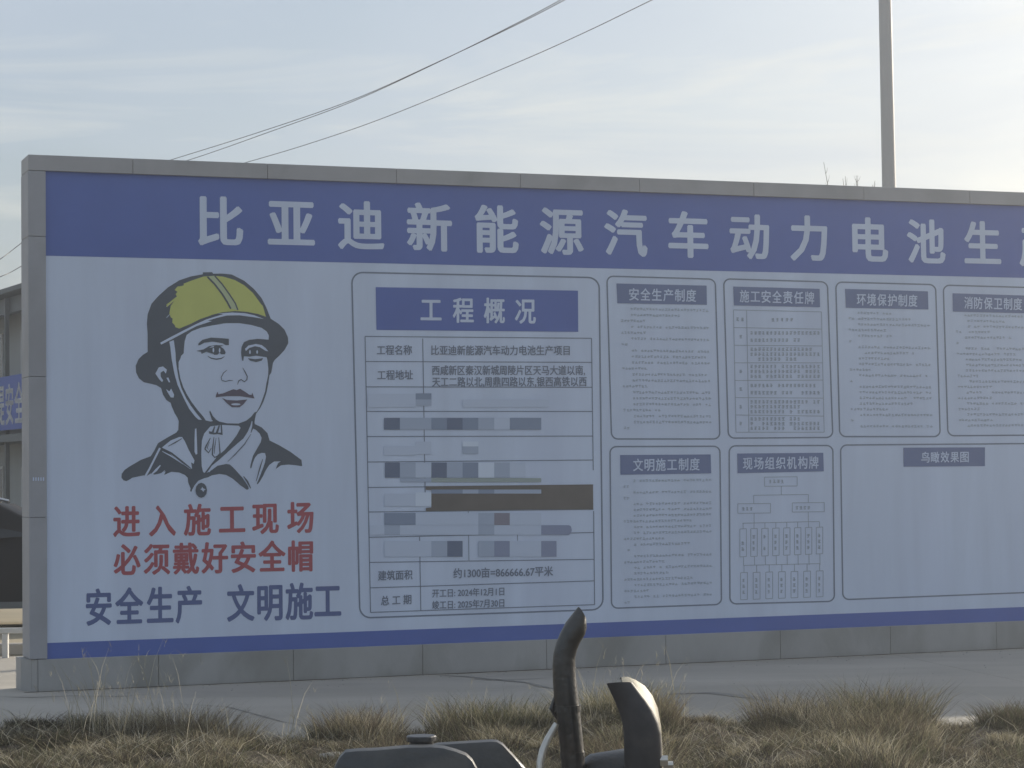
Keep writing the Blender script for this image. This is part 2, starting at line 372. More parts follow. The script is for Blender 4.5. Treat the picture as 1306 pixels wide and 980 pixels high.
K_main = P('A', [(765, 62), (860, 60), (872, 76), (980, 76)], 'B', [(100, 73), (250, 85), (380, 150), (480, 235), (560, 330), (610, 430), (655, 545), (740, 600), (800, 660), (835, 740), (838, 800), (800, 870), (740, 935), (700, 970)],
    'D', [(680, 185), (668, 250), (660, 290), (642, 318), (630, 400), (613, 490), (582, 585), (545, 660), (503, 718), (493, 760), (487, 800)], 'F', [(432, 60), (415, 60), (405, 100), (375, 170), (330, 240), (270, 290), (180, 370), (80, 460), (0, 525)],
    'E', [(950, 570), (925, 600), (980, 570)], 'F', [(60, 525), (150, 506), (190, 512), (240, 560), (320, 650), (380, 740), (385, 768), (365, 775), (300, 730), (220, 660), (150, 620), (80, 610), (0, 625)],
    'E', [(940, 645), (900, 655), (840, 680), (800, 730), (778, 770), (768, 795), (755, 790), (760, 760), (735, 700), (730, 650), (700, 620), (640, 595), (560, 588), (530, 600), (485, 620), (500, 582), (440, 605), (385, 617), (345, 605), (300, 632), (270, 625), (150, 650), (130, 665), (90, 685), (60, 675), (40, 650), (42, 610), (70, 570), (120, 535), (240, 465), (345, 425), (380, 370), (420, 290), (520, 230), (610, 180), (632, 150), (636, 60)],
    'C', [(500, 760), (470, 710), (440, 640), (430, 605), (385, 575), (350, 520), (330, 450), (280, 420), (220, 405), (150, 390), (100, 350), (70, 290), (65, 220), (95, 150), (140, 105), (190, 75), (190, 0)],
    'A', [(190, 700), (182, 600), (190, 500), (230, 390), (300, 310), (400, 220), (520, 145), (640, 105), (765, 82)])
K_collar = P('F', [(440, 20), (448, 90), (520, 125), (580, 185), (603, 262), (700, 310), (820, 380), (935, 465), (942, 530), (870, 518), (800, 512), (720, 520), (665, 560), (690, 500), (720, 478), (650, 480), (600, 515), (560, 575), (530, 640), (500, 690), (478, 718), (470, 710), (500, 640), (530, 560), (555, 490), (565, 430), (555, 392), (520, 390), (480, 405), (450, 440), (430, 490), (412, 550), (400, 550), (405, 510), (430, 420), (470, 350), (510, 280), (520, 235), (500, 190), (460, 150), (430, 138), (412, 180), (405, 180), (422, 110), (425, 60)])
portrait = sheet('worker_portrait', [K_main, K_collar], MT['ink'], board, 1)
white = [
    P('A', [(980, 597), (860, 615), (740, 640), (650, 675), (595, 715), (575, 780), (568, 850), (565, 905), (540, 930), (528, 965)], 'C', [(512, 180), (512, 250), (530, 350), (560, 440), (600, 520), (650, 600), (710, 680), (772, 752), (795, 788), (850, 800), (880, 790)],
      'D', [(60, 765), (120, 800), (200, 818), (320, 820), (400, 790), (450, 750), (485, 705), (510, 695), (540, 640), (565, 578), (595, 490), (610, 400), (627, 320), (630, 250), (620, 160), (612, 130)], 'B', [(620, 890), (632, 765), (635, 720), (615, 680), (560, 640), (450, 610), (330, 592), (200, 592), (100, 600)]),
    P('A', [(415, 785), (462, 768), (480, 900), (483, 980)], 'C', [(495, 250), (512, 350), (540, 450), (590, 555), (640, 635), (695, 710), (755, 782), (720, 780), (685, 750), (620, 665), (560, 545), (500, 415), (468, 300), (440, 150), (425, 20)]),
    P('A', [(320, 795), (440, 730), (560, 668), (680, 608), (800, 552), (980, 497)], 'B', [(100, 492), (250, 480), (380, 487), (480, 508), (585, 548), (480, 530), (330, 510), (200, 512), (100, 535), (0, 565)], 'A', [(860, 570), (700, 622), (580, 685), (460, 750), (330, 815)]),
    P('C', [(270, 300), (305, 235), (350, 225), (390, 260), (380, 300), (355, 270), (325, 290), (325, 330), (350, 370), (340, 390), (310, 360)]),
    P('C', [(385, 345), (405, 340), (425, 390), (410, 392)]), P('C', [(380, 460), (415, 485), (435, 455), (465, 520), (460, 550), (430, 548), (400, 500)]),
    P('E', [(965, 115), (900, 190), (877, 260), (870, 400), (875, 530), (890, 590), (905, 600), (980, 500)], 'F', [(60, 425), (130, 365), (200, 285), (260, 205), (300, 130), (280, 108), (120, 100), (60, 105)]),
    P('E', [(805, 140), (820, 135), (825, 250), (830, 400), (815, 410), (800, 380), (800, 250)]),
    P('E', [(670, 225), (700, 270), (740, 360), (800, 470), (792, 505), (765, 490), (775, 555), (755, 560), (640, 480), (560, 410), (490, 350), (460, 335), (550, 262), (640, 225)]),
    stroke(P('E', [(465, 375), (560, 425), (680, 508)]), 14), stroke(P('E', [(440, 340), (380, 460), (330, 560), (288, 634)]), 20, False), stroke(P('E', [(445, 520), (400, 570), (350, 618)]), 24), stroke(P('E', [(490, 575), (445, 615)]), 16),
    P('E', [(945, 590), (975, 552), (982, 560), (955, 592)]),
    stroke(P('A', [(385, 420), (450, 360)]), 14), stroke(P('A', [(385, 535), (420, 500)]), 12),
]
each('pale_area', white, MT['vinyl'], portrait, 2)
yel = P('A', [(560, 182), (640, 150), (770, 106), (870, 99)], 'B', [(60, 97), (160, 107), (280, 142), (380, 197), (470, 277), (545, 380), (555, 395), (572, 410), (590, 470), (605, 525), (520, 495), (400, 473), (280, 465), (150, 478), (0, 515)], 'A', [(860, 508), (740, 548), (640, 598), (520, 648), (480, 635), (470, 610), (445, 585), (450, 545), (430, 530), (415, 490), (430, 410), (465, 362), (390, 425), (385, 398), (440, 355), (495, 312), (480, 290), (500, 265), (470, 245), (500, 210), (540, 205), (570, 195)])
sheet('yellow_area', [yel], MT['yellow'], portrait, 2)
sheet('seam_area', [P('A', [(830, 105), (875, 98)], 'B', [(75, 100), (150, 195), (230, 305), (285, 390), (305, 455), (240, 440), (200, 370), (150, 290), (80, 200), (0, 112)])], MT['paleyellow'], portrait, 3)
feat = [
    stroke(P('A', [(812, 108), (870, 165), (940, 260), (985, 320)], 'B', [(200, 370), (238, 442)]), 16, False) if 0 else stroke(P('B', [(-5, 108), (70, 185), (150, 290), (200, 370), (238, 442)]), 17, False),
    stroke(P('B', [(70, 98), (150, 188), (230, 300), (285, 385), (312, 455)]), 14, False),
    P('A', [(720, 800), (760, 765), (850, 742), (980, 750)], 'B', [(218, 755), (218, 820), (185, 820), (150, 800), (60, 785)], 'A', [(850, 785), (780, 795), (735, 820), (715, 822)]),
    P('A', [(695, 880), (770, 865), (830, 830), (900, 820), (980, 825)], 'B', [(60, 822), (130, 835), (165, 860), (185, 895), (175, 915), (140, 915), (120, 900), (100, 920), (60, 922)], 'A', [(880, 915), (850, 905), (800, 890), (750, 910), (745, 890)]),
    stroke(P('C', [(815, 118), (850, 140), (905, 150)], 'D', [(80, 150), (140, 142), (172, 122)]), 11),
    P('B', [(355, 980), (345, 900), (350, 840), (375, 790), (430, 765), (520, 755), (640, 765), (700, 800), (690, 950), (620, 947), (500, 930), (430, 940), (375, 935), (368, 985)]),
    P('D', [(415, 140), (490, 150), (575, 140), (560, 165), (500, 180), (440, 165)]),
    stroke(P('D', [(200, 262), (160, 295), (138, 340), (145, 370), (180, 382), (220, 372), (262, 372)]), 8), stroke(P('D', [(362, 240), (385, 280), (410, 330), (405, 365), (380, 385), (345, 362), (320, 378), (308, 415)]), 10),
    P('D', [(22, 685), (50, 740), (95, 790), (110, 812), (60, 800), (40, 780), (15, 700)]),
    stroke(P('E', [(525, 322), (600, 282), (670, 240)]), 12), stroke(P('E', [(485, 352), (560, 395), (680, 490), (765, 555)]), 18),
    stroke(P('F', [(330, 635), (370, 690), (405, 760)]), 18), stroke(P('F', [(407, 195), (340, 300), (240, 410), (165, 482)]), 9), stroke(P('F', [(530, 455), (500, 550), (462, 685)]), 13),
    ell('E', 870, 780, 60, 78),
    P('F', [(-30, 190), (20, 200), (60, 195), (112, 205), (105, 100), (92, 100), (95, 180), (65, 180), (85, 105), (70, 105), (40, 180), (20, 180), (35, 115), (25, 112), (0, 170), (-30, 165)]),
    stroke(P('F', [(22, 225), (10, 330), (5, 410), (30, 438), (60, 425), (85, 395), (72, 230)]), 13), stroke(P('F', [(45, 235), (30, 330), (28, 400)]), 9), stroke(P('F', [(-15, 235), (-60, 320), (-72, 350), (-35, 390), (-5, 340)]), 14), stroke(P('F', [(-25, 280), (-50, 340), (-30, 355)]), 7),
    ell('D', 310, -500, .1, .1, 3),
]
feat = feat[:-1]
each('ink_stroke', feat, MT['ink'], portrait, 4)
each('lip', [P('D', [(80, 548), (85, 520), (100, 490), (110, 515), (160, 505), (220, 480), (265, 463), (300, 472), (335, 458), (380, 485), (430, 520), (455, 522), (462, 500), (485, 560), (430, 550), (330, 535), (200, 535), (120, 542)]),
               P('D', [(145, 553), (200, 575), (300, 580), (410, 570), (370, 620), (330, 650), (250, 650), (200, 610)])], MT['lip'], portrait, 4)
hl = [ell('A', 873, 872, 9, 26, 8), ell('A', 938, 875, 9, 26, 8), ell('B', 437, 892, 9, 22, 8), ell('B', 512, 892, 9, 20, 8), ell('D', 290, 620, 50, 11, 10), P('E', [(880, 745), (890, 760), (915, 770), (898, 782), (892, 798), (878, 780), (858, 770), (872, 762)]),
      P('B', [(385, 860), (420, 825), (500, 808), (560, 820), (600, 850), (628, 885), (600, 880), (540, 842), (490, 832), (430, 850), (395, 882)]), P('A', [(828, 848), (860, 832), (885, 830), (870, 842)])]
each('highlight', hl, MT['vinyl'], portrait, 5)

# --- framed panels
def lerp(a, b, t): return a+(b-a)*t
def qpt(q, s, t):                              # q = TL, TR, BR, BL photo points
    x = lerp(lerp(q[0][0], q[1][0], s), lerp(q[3][0], q[2][0], s), t); y = lerp(lerp(q[0][1], q[1][1], s), lerp(q[3][1], q[2][1], s), t)
    return (x, y)
def rounded(q, r, inset):
    w = math.hypot(q[1][0]-q[0][0], q[1][1]-q[0][1]); h = math.hypot(q[3][0]-q[0][0], q[3][1]-q[0][1]); out = []
    for cx, cy, a0 in ((w-r, r, -90), (w-r, h-r, 0), (r, h-r, 90), (r, r, 180)):
        for k in range(7):
            a = R(a0+15*k); rr = r-inset; out.append(W(*qpt(q, (cx+rr*math.cos(a))/w, (cy+rr*math.sin(a))/h)))
    return out
def ring_sheet(name, q, r, lw, m, parent, layer):
    a = rounded(q, r, 0); b = rounded(q, r, lw); n = len(a)
    return mesh_xz(name, a+b, [(i, (i+1) % n, n+(i+1) % n, n+i) for i in range(n)], m, parent, layer)
def seg(p, q, w):                              # straight rule between two photo points, w photo pixels wide
    dx, dy = q[0]-p[0], q[1]-p[1]; n = math.hypot(dx, dy); ox, oy = -dy/n*w/2, dx/n*w/2
    return [W(p[0]+ox, p[1]+oy), W(q[0]+ox, q[1]+oy), W(q[0]-ox, q[1]-oy), W(p[0]-ox, p[1]-oy)]
def plate(q, s, pl, pr, h, parent, bold=.018):
    sheet('title_plate', [PX(q)], MT['plate'], parent, 2)
    n = len(s); dx, dy = (pr[0]-pl[0])/n, (pr[1]-pl[1])/n
    for i, ch in enumerate(s):
        a = .06; line_fit('title_character', ch, (pl[0]+dx*(i+a), pl[1]+dy*(i+a)), (pl[0]+dx*(i+1-a), pl[1]+dy*(i+1-a)), h, MT['vinyl'], parent, 3, bold)
def fine_rows(q, rows, parent, m='fine', h=3.0, name='fine_print'):
    """rows of print too small to read: (t down the panel, s0, s1)"""
    V, Fc = [], []
    for t, s0, s1 in rows:
        s = s0; cw = 4.0/math.hypot(q[1][0]-q[0][0], q[1][1]-q[0][1])
        while s < s1:
            if random.random() > .05:
                for k in range(3):
                    x, y = qpt(q, s+random.uniform(0, .25)*cw, t); dy = random.uniform(-h/2, h/2); w = random.uniform(1.6, 3.6); hh = .7
                    n = len(V); V += PX([(x, y+dy-hh/2), (x+w, y+dy-hh/2), (x+w, y+dy+hh/2), (x, y+dy+hh/2)]); Fc.append((n, n+1, n+2, n+3))
                x, y = qpt(q, s+.5*cw, t); hh = h*random.uniform(.7, 1); n = len(V)
                V += PX([(x-.35, y-hh/2), (x+.35, y-hh/2), (x+.35, y+hh/2), (x-.35, y+hh/2)]); Fc.append((n, n+1, n+2, n+3))
            s += cw
    o = mesh_xz(name, V, Fc, MT[m], parent, 2); tag(o, kind='stuff'); return o
# project overview panel
q1 = [(447.5, 346.5), (765, 353.5), (770, 778.5), (458, 789.5)]
pan = ring_sheet('overview_panel', q1, 15, 2.0, MT['line'], board, 1)
plate([(479, 366.5), (737, 371), (737.3, 423.5), (480, 421)], '工程概况', (537, 394.5), (683, 397.5), 31, pan, .02) if 0 else None
pl_ = sheet('title_plate', [PX([(479, 366.5), (737, 371), (737.3, 423.5), (480, 421)])], MT['blue'], pan, 2)
V, Fc = [], []
for ch, x, y in zip('工程概况', (549.6, 590.6, 630.2, 669.8), (395, 395.7, 396.2, 396.9)):
    line_fit('title_character', ch, (x-13.5, y), (x+13.5, y+.3), 32.5, MT['vinyl'], pan, 3, bold=.026)
L = []
TLx = lambda y: lerp(465.5, 472.5, (y-430)/350); TRx = lambda y: lerp(754.3, 758.2, (y-430)/340)
L += [seg((465.5, 429.3), (754.3, 431.7), 1.1), seg((472.5, 781.3), (758.2, 771.4), 1.1), seg((465.5, 429.3), (472.5, 781.3), 1.1), seg((754.3, 431.7), (756.5, 600), 1.1), seg((757, 652), (758.2, 771.4), 1.1)]
for yl, yr in ((461.3, 462.4), (493.6, 494.2), (525, 525), (557, 556.4), (589.5, 586.9), (622, 618.6), (653.2, 649.8), (685.5, 679.3), (717.5, 713.6), (750, 741)): L.append(seg((TLx(yl), yl), (TRx(yr), yr), 1.1))
L += [seg((539, 432), (542.3, 640), 1.1), seg((535, 685), (536.6, 779), 1.1), seg((597, 652), (598, 715), .8), seg((659, 655), (660, 690), .8)]
each('table_rule', L, MT['line'], pan, 2)
V, Fc = [], []; mg = (V, Fc)
for s, a, b, h in (('工程名称', (480.4, 446.8), (525.4, 446.6), 12.5), ('比亚迪新能源汽车动力电池生产项目', (549.6, 447), (726.5, 447.2), 12.5), ('工程地址', (481, 478.6), (526.5, 478.2), 12.5),
                   ('西咸新区秦汉新城周陵片区天马大道以南,', (550.7, 472.5), (746, 472.4), 12.5), ('天工二路以北,周鼎四路以东,银西高铁以西', (551, 487.2), (748, 486.8), 12.5),
                   ('建筑面积', (482, 734.5), (526, 733), 12.5), ('约1300亩=866666.67平米', (578, 731.5), (705, 728.5), 13), ('总 工 期', (485.6, 766.5), (524.6, 764.5), 12.5),
                   ('开工日: 2024年12月1日', (551, 757), (643, 754.3), 10.8), ('竣工日: 2025年7月30日', (551, 772), (643, 769), 10.8)):
    line_fit('', s, a, b, h, None, None, bold=.02, merge=mg)
tag(mesh_xz('table_lettering', V, Fc, MT['line'], pan, 3), kind='stuff')
# redaction mosaic and bar over the middle rows, added as flat patches
def blk(o, x0, x1, y0, y1): return PX([(440+x0/3.841, o+y0/3.841), (440+x1/3.841, o+y0/3.841), (440+x1/3.841, o+y1/3.841), (440+x0/3.841, o+y1/3.841)])
TONES = {'a': (.165, .205, .30), 'b': (.27, .33, .45), 'c': (.43, .50, .63), 'd': (.58, .655, .80), 'e': (.70, .78, .91), 'o': (.37, .43, .42), 'p': (.28, .27, .33), 'v': (.29, .33, .47), 'g': (.2, .23, .23)}
TM = {k: mat('redaction_patch_'+k, v, .55, .35) for k, v in TONES.items()}
G = {}
def add(t, *a): G.setdefault(t, []).append(blk(*a))
add('d', 340, 345, 422, 595, 622) if 0 else None
add('d', 340, 110, 345, 624, 690); add('b', 340, 345, 422, 622, 652); add('c', 340, 345, 422, 652, 683); add('d', 340, 575, 1000, 652, 690)
for t, x0, x1 in (('a', 190, 268), ('c', 268, 345), ('c', 345, 422), ('b', 422, 498), ('a', 498, 575), ('b', 575, 652), ('c', 652, 730), ('d', 730, 806), ('b', 806, 883), ('b', 883, 960)): add(t, 340, x0, x1, 742, 800)
add('d', 340, 345, 422, 858, 920); add('e', 340, 575, 652, 858, 882); add('c', 340, 575, 652, 882, 918); add('d', 340, 190, 345, 880, 925)
for t, x0, x1 in (('a', 195, 268), ('c', 268, 345), ('d', 345, 422), ('a', 422, 498), ('c', 498, 575), ('b', 575, 652), ('e', 652, 730), ('c', 730, 806), ('d', 806, 883)): add(t, 560, x0, x1, 116, 190)
add('c', 560, 270, 422, 192, 211); add('o', 560, 422, 960, 192, 212)
add('d', 560, 192, 345, 268, 330); add('e', 560, 345, 422, 262, 330)
for t, x0, x1 in (('b', 192, 345), ('d', 345, 652), ('c', 652, 730), ('p', 730, 806), ('d', 806, 960)): add(t, 560, x0, x1, 363, 422)
for t, x0, x1 in (('d', 120, 192), ('c', 192, 268), ('d', 268, 652), ('c', 652, 730), ('d', 730, 960), ('v', 960, 1095)): add(t, 560, x0, x1, 423, 470)
G['v'].append(PX([(440+1095/3.841, 560+423/3.841), (440+1105/3.841, 560+428/3.841), (440+1110/3.841, 560+447/3.841), (440+1104/3.841, 560+464/3.841), (440+1095/3.841, 560+470/3.841)]))
for t, x0, x1 in (('d', 192, 422), ('c', 422, 500), ('a', 500, 575), ('c', 652, 730), ('v', 730, 806), ('d', 806, 960), ('v', 960, 1035)): add(t, 560, x0, x1, 500, 577)
for t, ps in G.items(): each('cover_patch', ps, TM[t], pan, 4)
sheet('redaction_bar', [PX([(440+395/3.841, 560+232/3.841), (440+1214/3.841, 560+223/3.841), (440+1215/3.841, 560+345/3.841), (440+900/3.841, 560+346/3.841), (440+395/3.841, 560+354/3.841), (440+395/3.841, 560+338/3.841), (440+422/3.841, 560+336/3.841), (440+422/3.841, 560+250/3.841), (440+395/3.841, 560+249/3.841)])], MT['brown'], pan, 4)
each('cover_patch', [blk(560, 422, 575, 248, 268), blk(560, 652, 730, 248, 268)], TM['b'], pan, 5); each('cover_patch', [blk(560, 575, 652, 248, 268), blk(560, 730, 960, 248, 268)], TM['c'], pan, 5)  # patches of the redaction mosaic
# regulation panels
def rows_random(seed, n, t0, t1, x0=.12, x1=.9):
    rd = random.Random(seed); out = []; t = t0; k = 0; st = (t1-t0)/n
    while t < t1:
        out.append((t, x0+.09, x1 if rd.random() < .7 else rd.uniform(.5, .85))); t += st
        if rd.random() < .55 and t < t1: out.append((t, x0, x0+rd.choice((.03, .2, .35, .6)))); t += st
    return out
panels = [
    ([(773, 351.5), (913, 355.5), (919, 561), (779, 561)], [(786, 361.8), (901, 364.6), (901.4, 389), (787.2, 387)], '安全生产制度', (801, 375.5), (888.5, 377.5), 16, 1),
    ([(922, 355), (1056, 359), (1063, 559), (928, 560)], [(935, 365.7), (1045.2, 368.7), (1045.7, 392.1), (935.9, 389.8)], '施工安全责任牌', (942.3, 377.8), (1039, 380.5), 16, 0),
    ([(1065, 359), (1194, 362.5), (1200, 558), (1070, 558)], [(1077.5, 368.7), (1183.2, 371.9), (1183.9, 395), (1078.6, 392.8)], '环境保护制度', (1091.6, 382), (1170.6, 384), 15.5, 2),
    ([(1202, 363), (1326, 366.5), (1332, 556), (1208, 557)], [(1214.6, 374.3), (1316, 377.5), (1316.5, 400), (1215, 397.7)], '消防保卫制度', (1228.6, 386.2), (1304, 388.4), 15.5, 3),
    ([(777, 569), (919, 568.5), (921, 772), (779, 777)], [(790.7, 580.7), (906.2, 579.8), (906.9, 603.9), (791.1, 605.8)], '文明施工制度', (806.3, 593.3), (893, 592.2), 16, 4),
    ([(929, 568), (1063, 567.5), (1065, 768), (930, 771.5)], [(940, 578.7), (1049.8, 577.7), (1050.5, 601.4), (940.5, 603.7)], '现场组织机构牌', (946.4, 591.4), (1044.5, 590), 16, 0),
    ([(1071, 567), (1329, 565), (1331, 756), (1074, 766)], [(1151.8, 571.2), (1256, 570.8), (1256, 594.7), (1152.2, 595.5)], '鸟瞰效果图', (1173.7, 583.6), (1236, 582.8), 14, 0)]
PN = ['regulation_panel', 'duty_panel', 'regulation_panel', 'regulation_panel', 'regulation_panel', 'organisation_panel', 'aerial_view_panel']
objs = []
for (q, pq, s, a, b, h, sd_), nm in zip(panels, PN):
    o = ring_sheet(nm, q, 9, 1.8, MT['line'], board, 1); plate(pq, s, a, b, h, o, .02)
    if sd_: fine_rows(q, rows_random(sd_*11, 21, .20 if sd_ < 4 else .215, .965), o, 'fine')
    objs.append(o)
# duty table
q = panels[1][0]; o = objs[1]; L = []
ts = [.196, .292, .392, .488, .588, .682, .784, .885]+[.955]
ys = [(395.5, 398), (418, 420), (440.5, 441.5), (463, 463), (485.5, 485), (507.3, 508), (529.5, 531), (551.5, 551.5)]
for yl, yr in ys: L.append(seg((lerp(935.3, 938.5, (yl-395)/156), yl), (lerp(1047.5, 1051, (yl-395)/156), yr), .8))
L += [seg((935.3, 395.5), (938.5, 551.5), .8), seg((1047.5, 398), (1051, 551.5), .8), seg((952, 396), (955, 551.5), .8)]
each('table_rule', L, MT['fine2'], o, 2)
V, Fc = [], []
def yrow(y, x0, x1, big=0):
    w = 5 if not big else 6; x = x0
    while x < x1:
        if random.random() > .08:
            for k in range(3):
                hh = .8; dy = (-1.6, 0, 1.6)[k]+random.uniform(-.3, .3); ww = random.uniform(2, 3.8); n = len(V)
                V.extend(PX([(x, y+dy-hh/2), (x+ww, y+dy-hh/2), (x+ww, y+dy+hh/2), (x, y+dy+hh/2)])); Fc.append((n, n+1, n+2, n+3))
            n = len(V); V.extend(PX([(x+1.5, y-2.2), (x+2.3, y-2.2), (x+2.3, y+2.2), (x+1.5, y+2.2)])); Fc.append((n, n+1, n+2, n+3))
        x += w
yrow(408, 984, 1016, 1); yrow(407.5, 939, 949, 1)
for a, b, n in ((418, 441, 2), (441, 463, 3), (463, 485, 3), (485, 508, 2), (508, 530, 3), (530, 551, 3)):
    for k in range(n): yrow(lerp(a, b, (k+.75)/(n+.5)), 957, random.choice((1046, 1046, 1020)))
    yrow((a+b)/2, 943, 947)
tag(mesh_xz('fine_print', V, Fc, MT['fine2'], o, 2), kind='stuff')
# organisation chart
o = objs[5]; L = []; V, Fc = [], []
cp = lambda u, v: (770+u/4.353, 555+v/4.353)
def obox(x0, x1, y0, y1):
    a, b, c, d = cp(x0, y0), cp(x1, y0-2), cp(x1, y1-2), cp(x0, y1)
    for s, e in ((a, b), (b, c), (c, d), (d, a)): L.append(seg(s, e, .8))
def ol(*p):
    for s, e in zip(p, p[1:]): L.append(seg(cp(*s), cp(*e), .8))
obox(892, 1073, 234, 285); obox(744, 925, 382, 435); obox(1046, 1224, 377, 428)
ol((985, 284), (985, 332)); ol((832, 380), (832, 335), (1135, 330), (1135, 376)); ol((834, 434), (834, 487)); ol((1135, 428), (1135, 482))
ol((770, 490), (1197, 480))
for k in range(8):
    x = 773+60.6*k; y = 522-1.3*k; obox(x-18, x+18, y, y+155-k); ol((x, 489-k), (x, y)); ol((x+2, y+155-k), (x+3, 722))
    for j in range(3): yy = cp(x-9, y+45+33*j); yrow(yy[1], yy[0], yy[0]+4)
ol((775, 724), (1200, 714))
for k in range(7):
    x = 778+70*k; y = 765-1.6*k; obox(x-19, x+19, y, y+150-k); ol((x, 722-k), (x, y))
    for j in range(3): yy = cp(x-9, y+42+33*j); yrow(yy[1], yy[0], yy[0]+4)
yrow(cp(0, 258)[1], cp(918, 0)[0], cp(1000, 0)[0]); yrow(cp(0, 410)[1], cp(768, 0)[0], cp(825, 0)[0]); yrow(cp(0, 404)[1], cp(1065, 0)[0], cp(1150, 0)[0])
each('chart_line', L, MT['fine2'], o, 2); tag(mesh_xz('fine_print', V, Fc, MT['fine2'], o, 2), kind='stuff')

# blank board added out of view on the right to shade the apron and grass
P2 = B0+bd*(BL+.42)
shade_board = empty('notice_board', P2, BT, label='unseen blank clad board added to the right of the lettered board for its shade', cat='notice board')
boxobj('core', MT['joint'], shade_board, .02, 9.98, .012, .34, .02, 4.47); boxobj('face_sheet', MT['vinyl'], shade_board, .15, 9.85, -.001, .01, .27, 4.36)
for a, b in ((0, 3.3), (3.3, 6.6), (6.6, 10)):
    boxobj('beam_cladding', MT['clad'], shade_board, a+.003, b-.003, -.035, .36, 4.365, 4.5, bev=.006); boxobj('base_cladding', MT['base'], shade_board, a+.003, b-.003, -.05, .4, -.02, .266, bev=.006)  # beam and base of the added shade board
for a in (0, 9.85): boxobj('post_cladding', MT['clad2'], shade_board, a, a+.15, -.032, .362, .27, 4.36, bev=.006)

# ------------------------------------------------------------------ behind: lamp post, bare tree, poles and wires
def lamp():
    Y = 31.0; p = at_y(1134, 240, Y); px = p.x
    r = empty('lamp_post', (px, Y, 0), label='tall plain grey steel post rising behind the board at the right', cat='post')
    bm = bmesh.new(); tube(bm, [(0, 0, 0), (0, 0, 5), (-.012, 0, 9.6)], [.105, .096, .085], 20); bmobj('pole', bm, MT['pole'], r, smooth=True)
    boxobj('base_plate', MT['pole'], r, -.2, .2, -.2, .2, 0, .025)
    bm = bmesh.new(); tube(bm, [(-.012, 0, 9.55), (0, -.4, 9.9), (0, -1.3, 10.1)], .035, 10); bmobj('arm', bm, MT['pole'], r, smooth=True)
    bm = bmesh.new(); box(bm, -.13, .13, -1.9, -1.25, 10.04, 10.16, bev=.03); h = bmobj('lamp_head', bm, MT['pole'], r)
    boxobj('diffuser', MT['lampglass'], h, -.1, .1, -1.85, -1.4, 10.02, 10.038)
lamp()
def bare_tree():
    Y = 27.0; b = at_y(1085, 240, Y); r = empty('bare_tree', (b.x, Y, 0), label='leafless young tree whose twig tips show above the board beside the steel post', cat='tree')
    ztop = b.z-.25
    bm = bmesh.new(); tube(bm, [(0, 0, -.05), (.03, .02, 1.2), (-.02, 0, 2.4), (0, 0, 3.4)], [.085, .07, .055, .04], 10); bmobj('trunk', bm, MT['bark'], r, smooth=True)
    bm = bmesh.new(); rd = random.Random(3)
    tips = [(1050.5, 207, .9), (1078, 225, .5), (1075, 228, .6), (1092, 224, .9), (1094, 224, .4), (1116, 231, .5), (1113, 236, .4)]
    base = Vector((0, 0, 3.3))
    for px, py, k in tips:
        e = at_y(px, py, Y+rd.uniform(-.3, .3))-r.location
        m1 = base.lerp(e, .35)+Vector((rd.uniform(-.1, .1), rd.uniform(-.2, .2), .1)); m2 = base.lerp(e, .75)+Vector((rd.uniform(-.03, .03), 0, .0))
        tube(bm, [base, m1, m2, e], [.03, .012, .005, .002], 5)
        for j in range(7):
            t = rd.uniform(.35, .97); p = m1.lerp(e, t); d = Vector((rd.uniform(-1, 1), rd.uniform(-1, 1), rd.uniform(.4, 1.4))).normalized()*rd.uniform(.05, .10)
            if p.z+d.z < e.z: tube(bm, [p, p+d*.6, p+d+Vector((0, 0, .02))], [.003, .002, .001], 4)
    for j in range(26):
        a = rd.uniform(0, 6.28); p = Vector((0, 0, rd.uniform(1.6, 3.3))); e = p+Vector((math.cos(a)*rd.uniform(.4, 1.0), math.sin(a)*rd.uniform(.4, 1.0), rd.uniform(.4, 1.1)))
        tube(bm, [p, p.lerp(e, .5)+Vector((0, 0, .08)), e], [.016, .009, .003], 5)
    bmobj('crown', bm, MT['bark'], r)
bare_tree()
PY = 46.0
pp = at_y(122, 236, PY)
up_ = empty('utility_pole', (pp.x, PY, 0), label='concrete utility pole behind the left part of the board carrying the overhead wires', cat='utility pole')
bm = bmesh.new(); tube(bm, [(0, 0, 0), (0, 0, pp.z+.05)], [.14, .09], 14); bmobj('pole', bm, MT['pole'], up_, smooth=True)
boxobj('crossarm', MT['pole'], up_, -.9, .9, -.05, .05, pp.z-.25, pp.z-.15)
def wire(pts, r=.012, nm='overhead_wire', lab=''):
    # pts: (px, py, Y); smoothed through the points
    P_ = [at_y(*p) for p in pts]; out = []
    for i in range(len(P_)-1):
        p0, p1, p2, p3 = P_[max(i-1, 0)], P_[i], P_[i+1], P_[min(i+2, len(P_)-1)]
        for k in range(8):
            t = k/8; out.append(.5*((2*p1)+(p2-p0)*t+(2*p0-5*p1+4*p2-p3)*t*t+(3*p1-p0-3*p2+p3)*t**3))
    out.append(P_[-1]); bm = bmesh.new(); tube(bm, out, r, 6); tag(bmobj(nm, bm, MT['wire']), label=lab, cat='wire', group='overhead wires crossing the sky')
wire([(125, 233, 46), (217, 204.5, 43), (330, 169, 40), (450, 127.5, 37), (557, 80, 34), (653, 34.5, 31.5), (726, -3, 30), (1000, -150, 25)], .0062, lab='upper wire of the close pair crossing the sky above the board')
wire([(118, 240, 46.2), (237, 205.5, 43), (345, 168, 40), (450, 129.5, 37), (557, 80.5, 34), (653, 33, 31.5), (721, -3, 30), (1000, -155, 25)], .0062, lab='lower wire of the close pair, crossing its twin above the board')
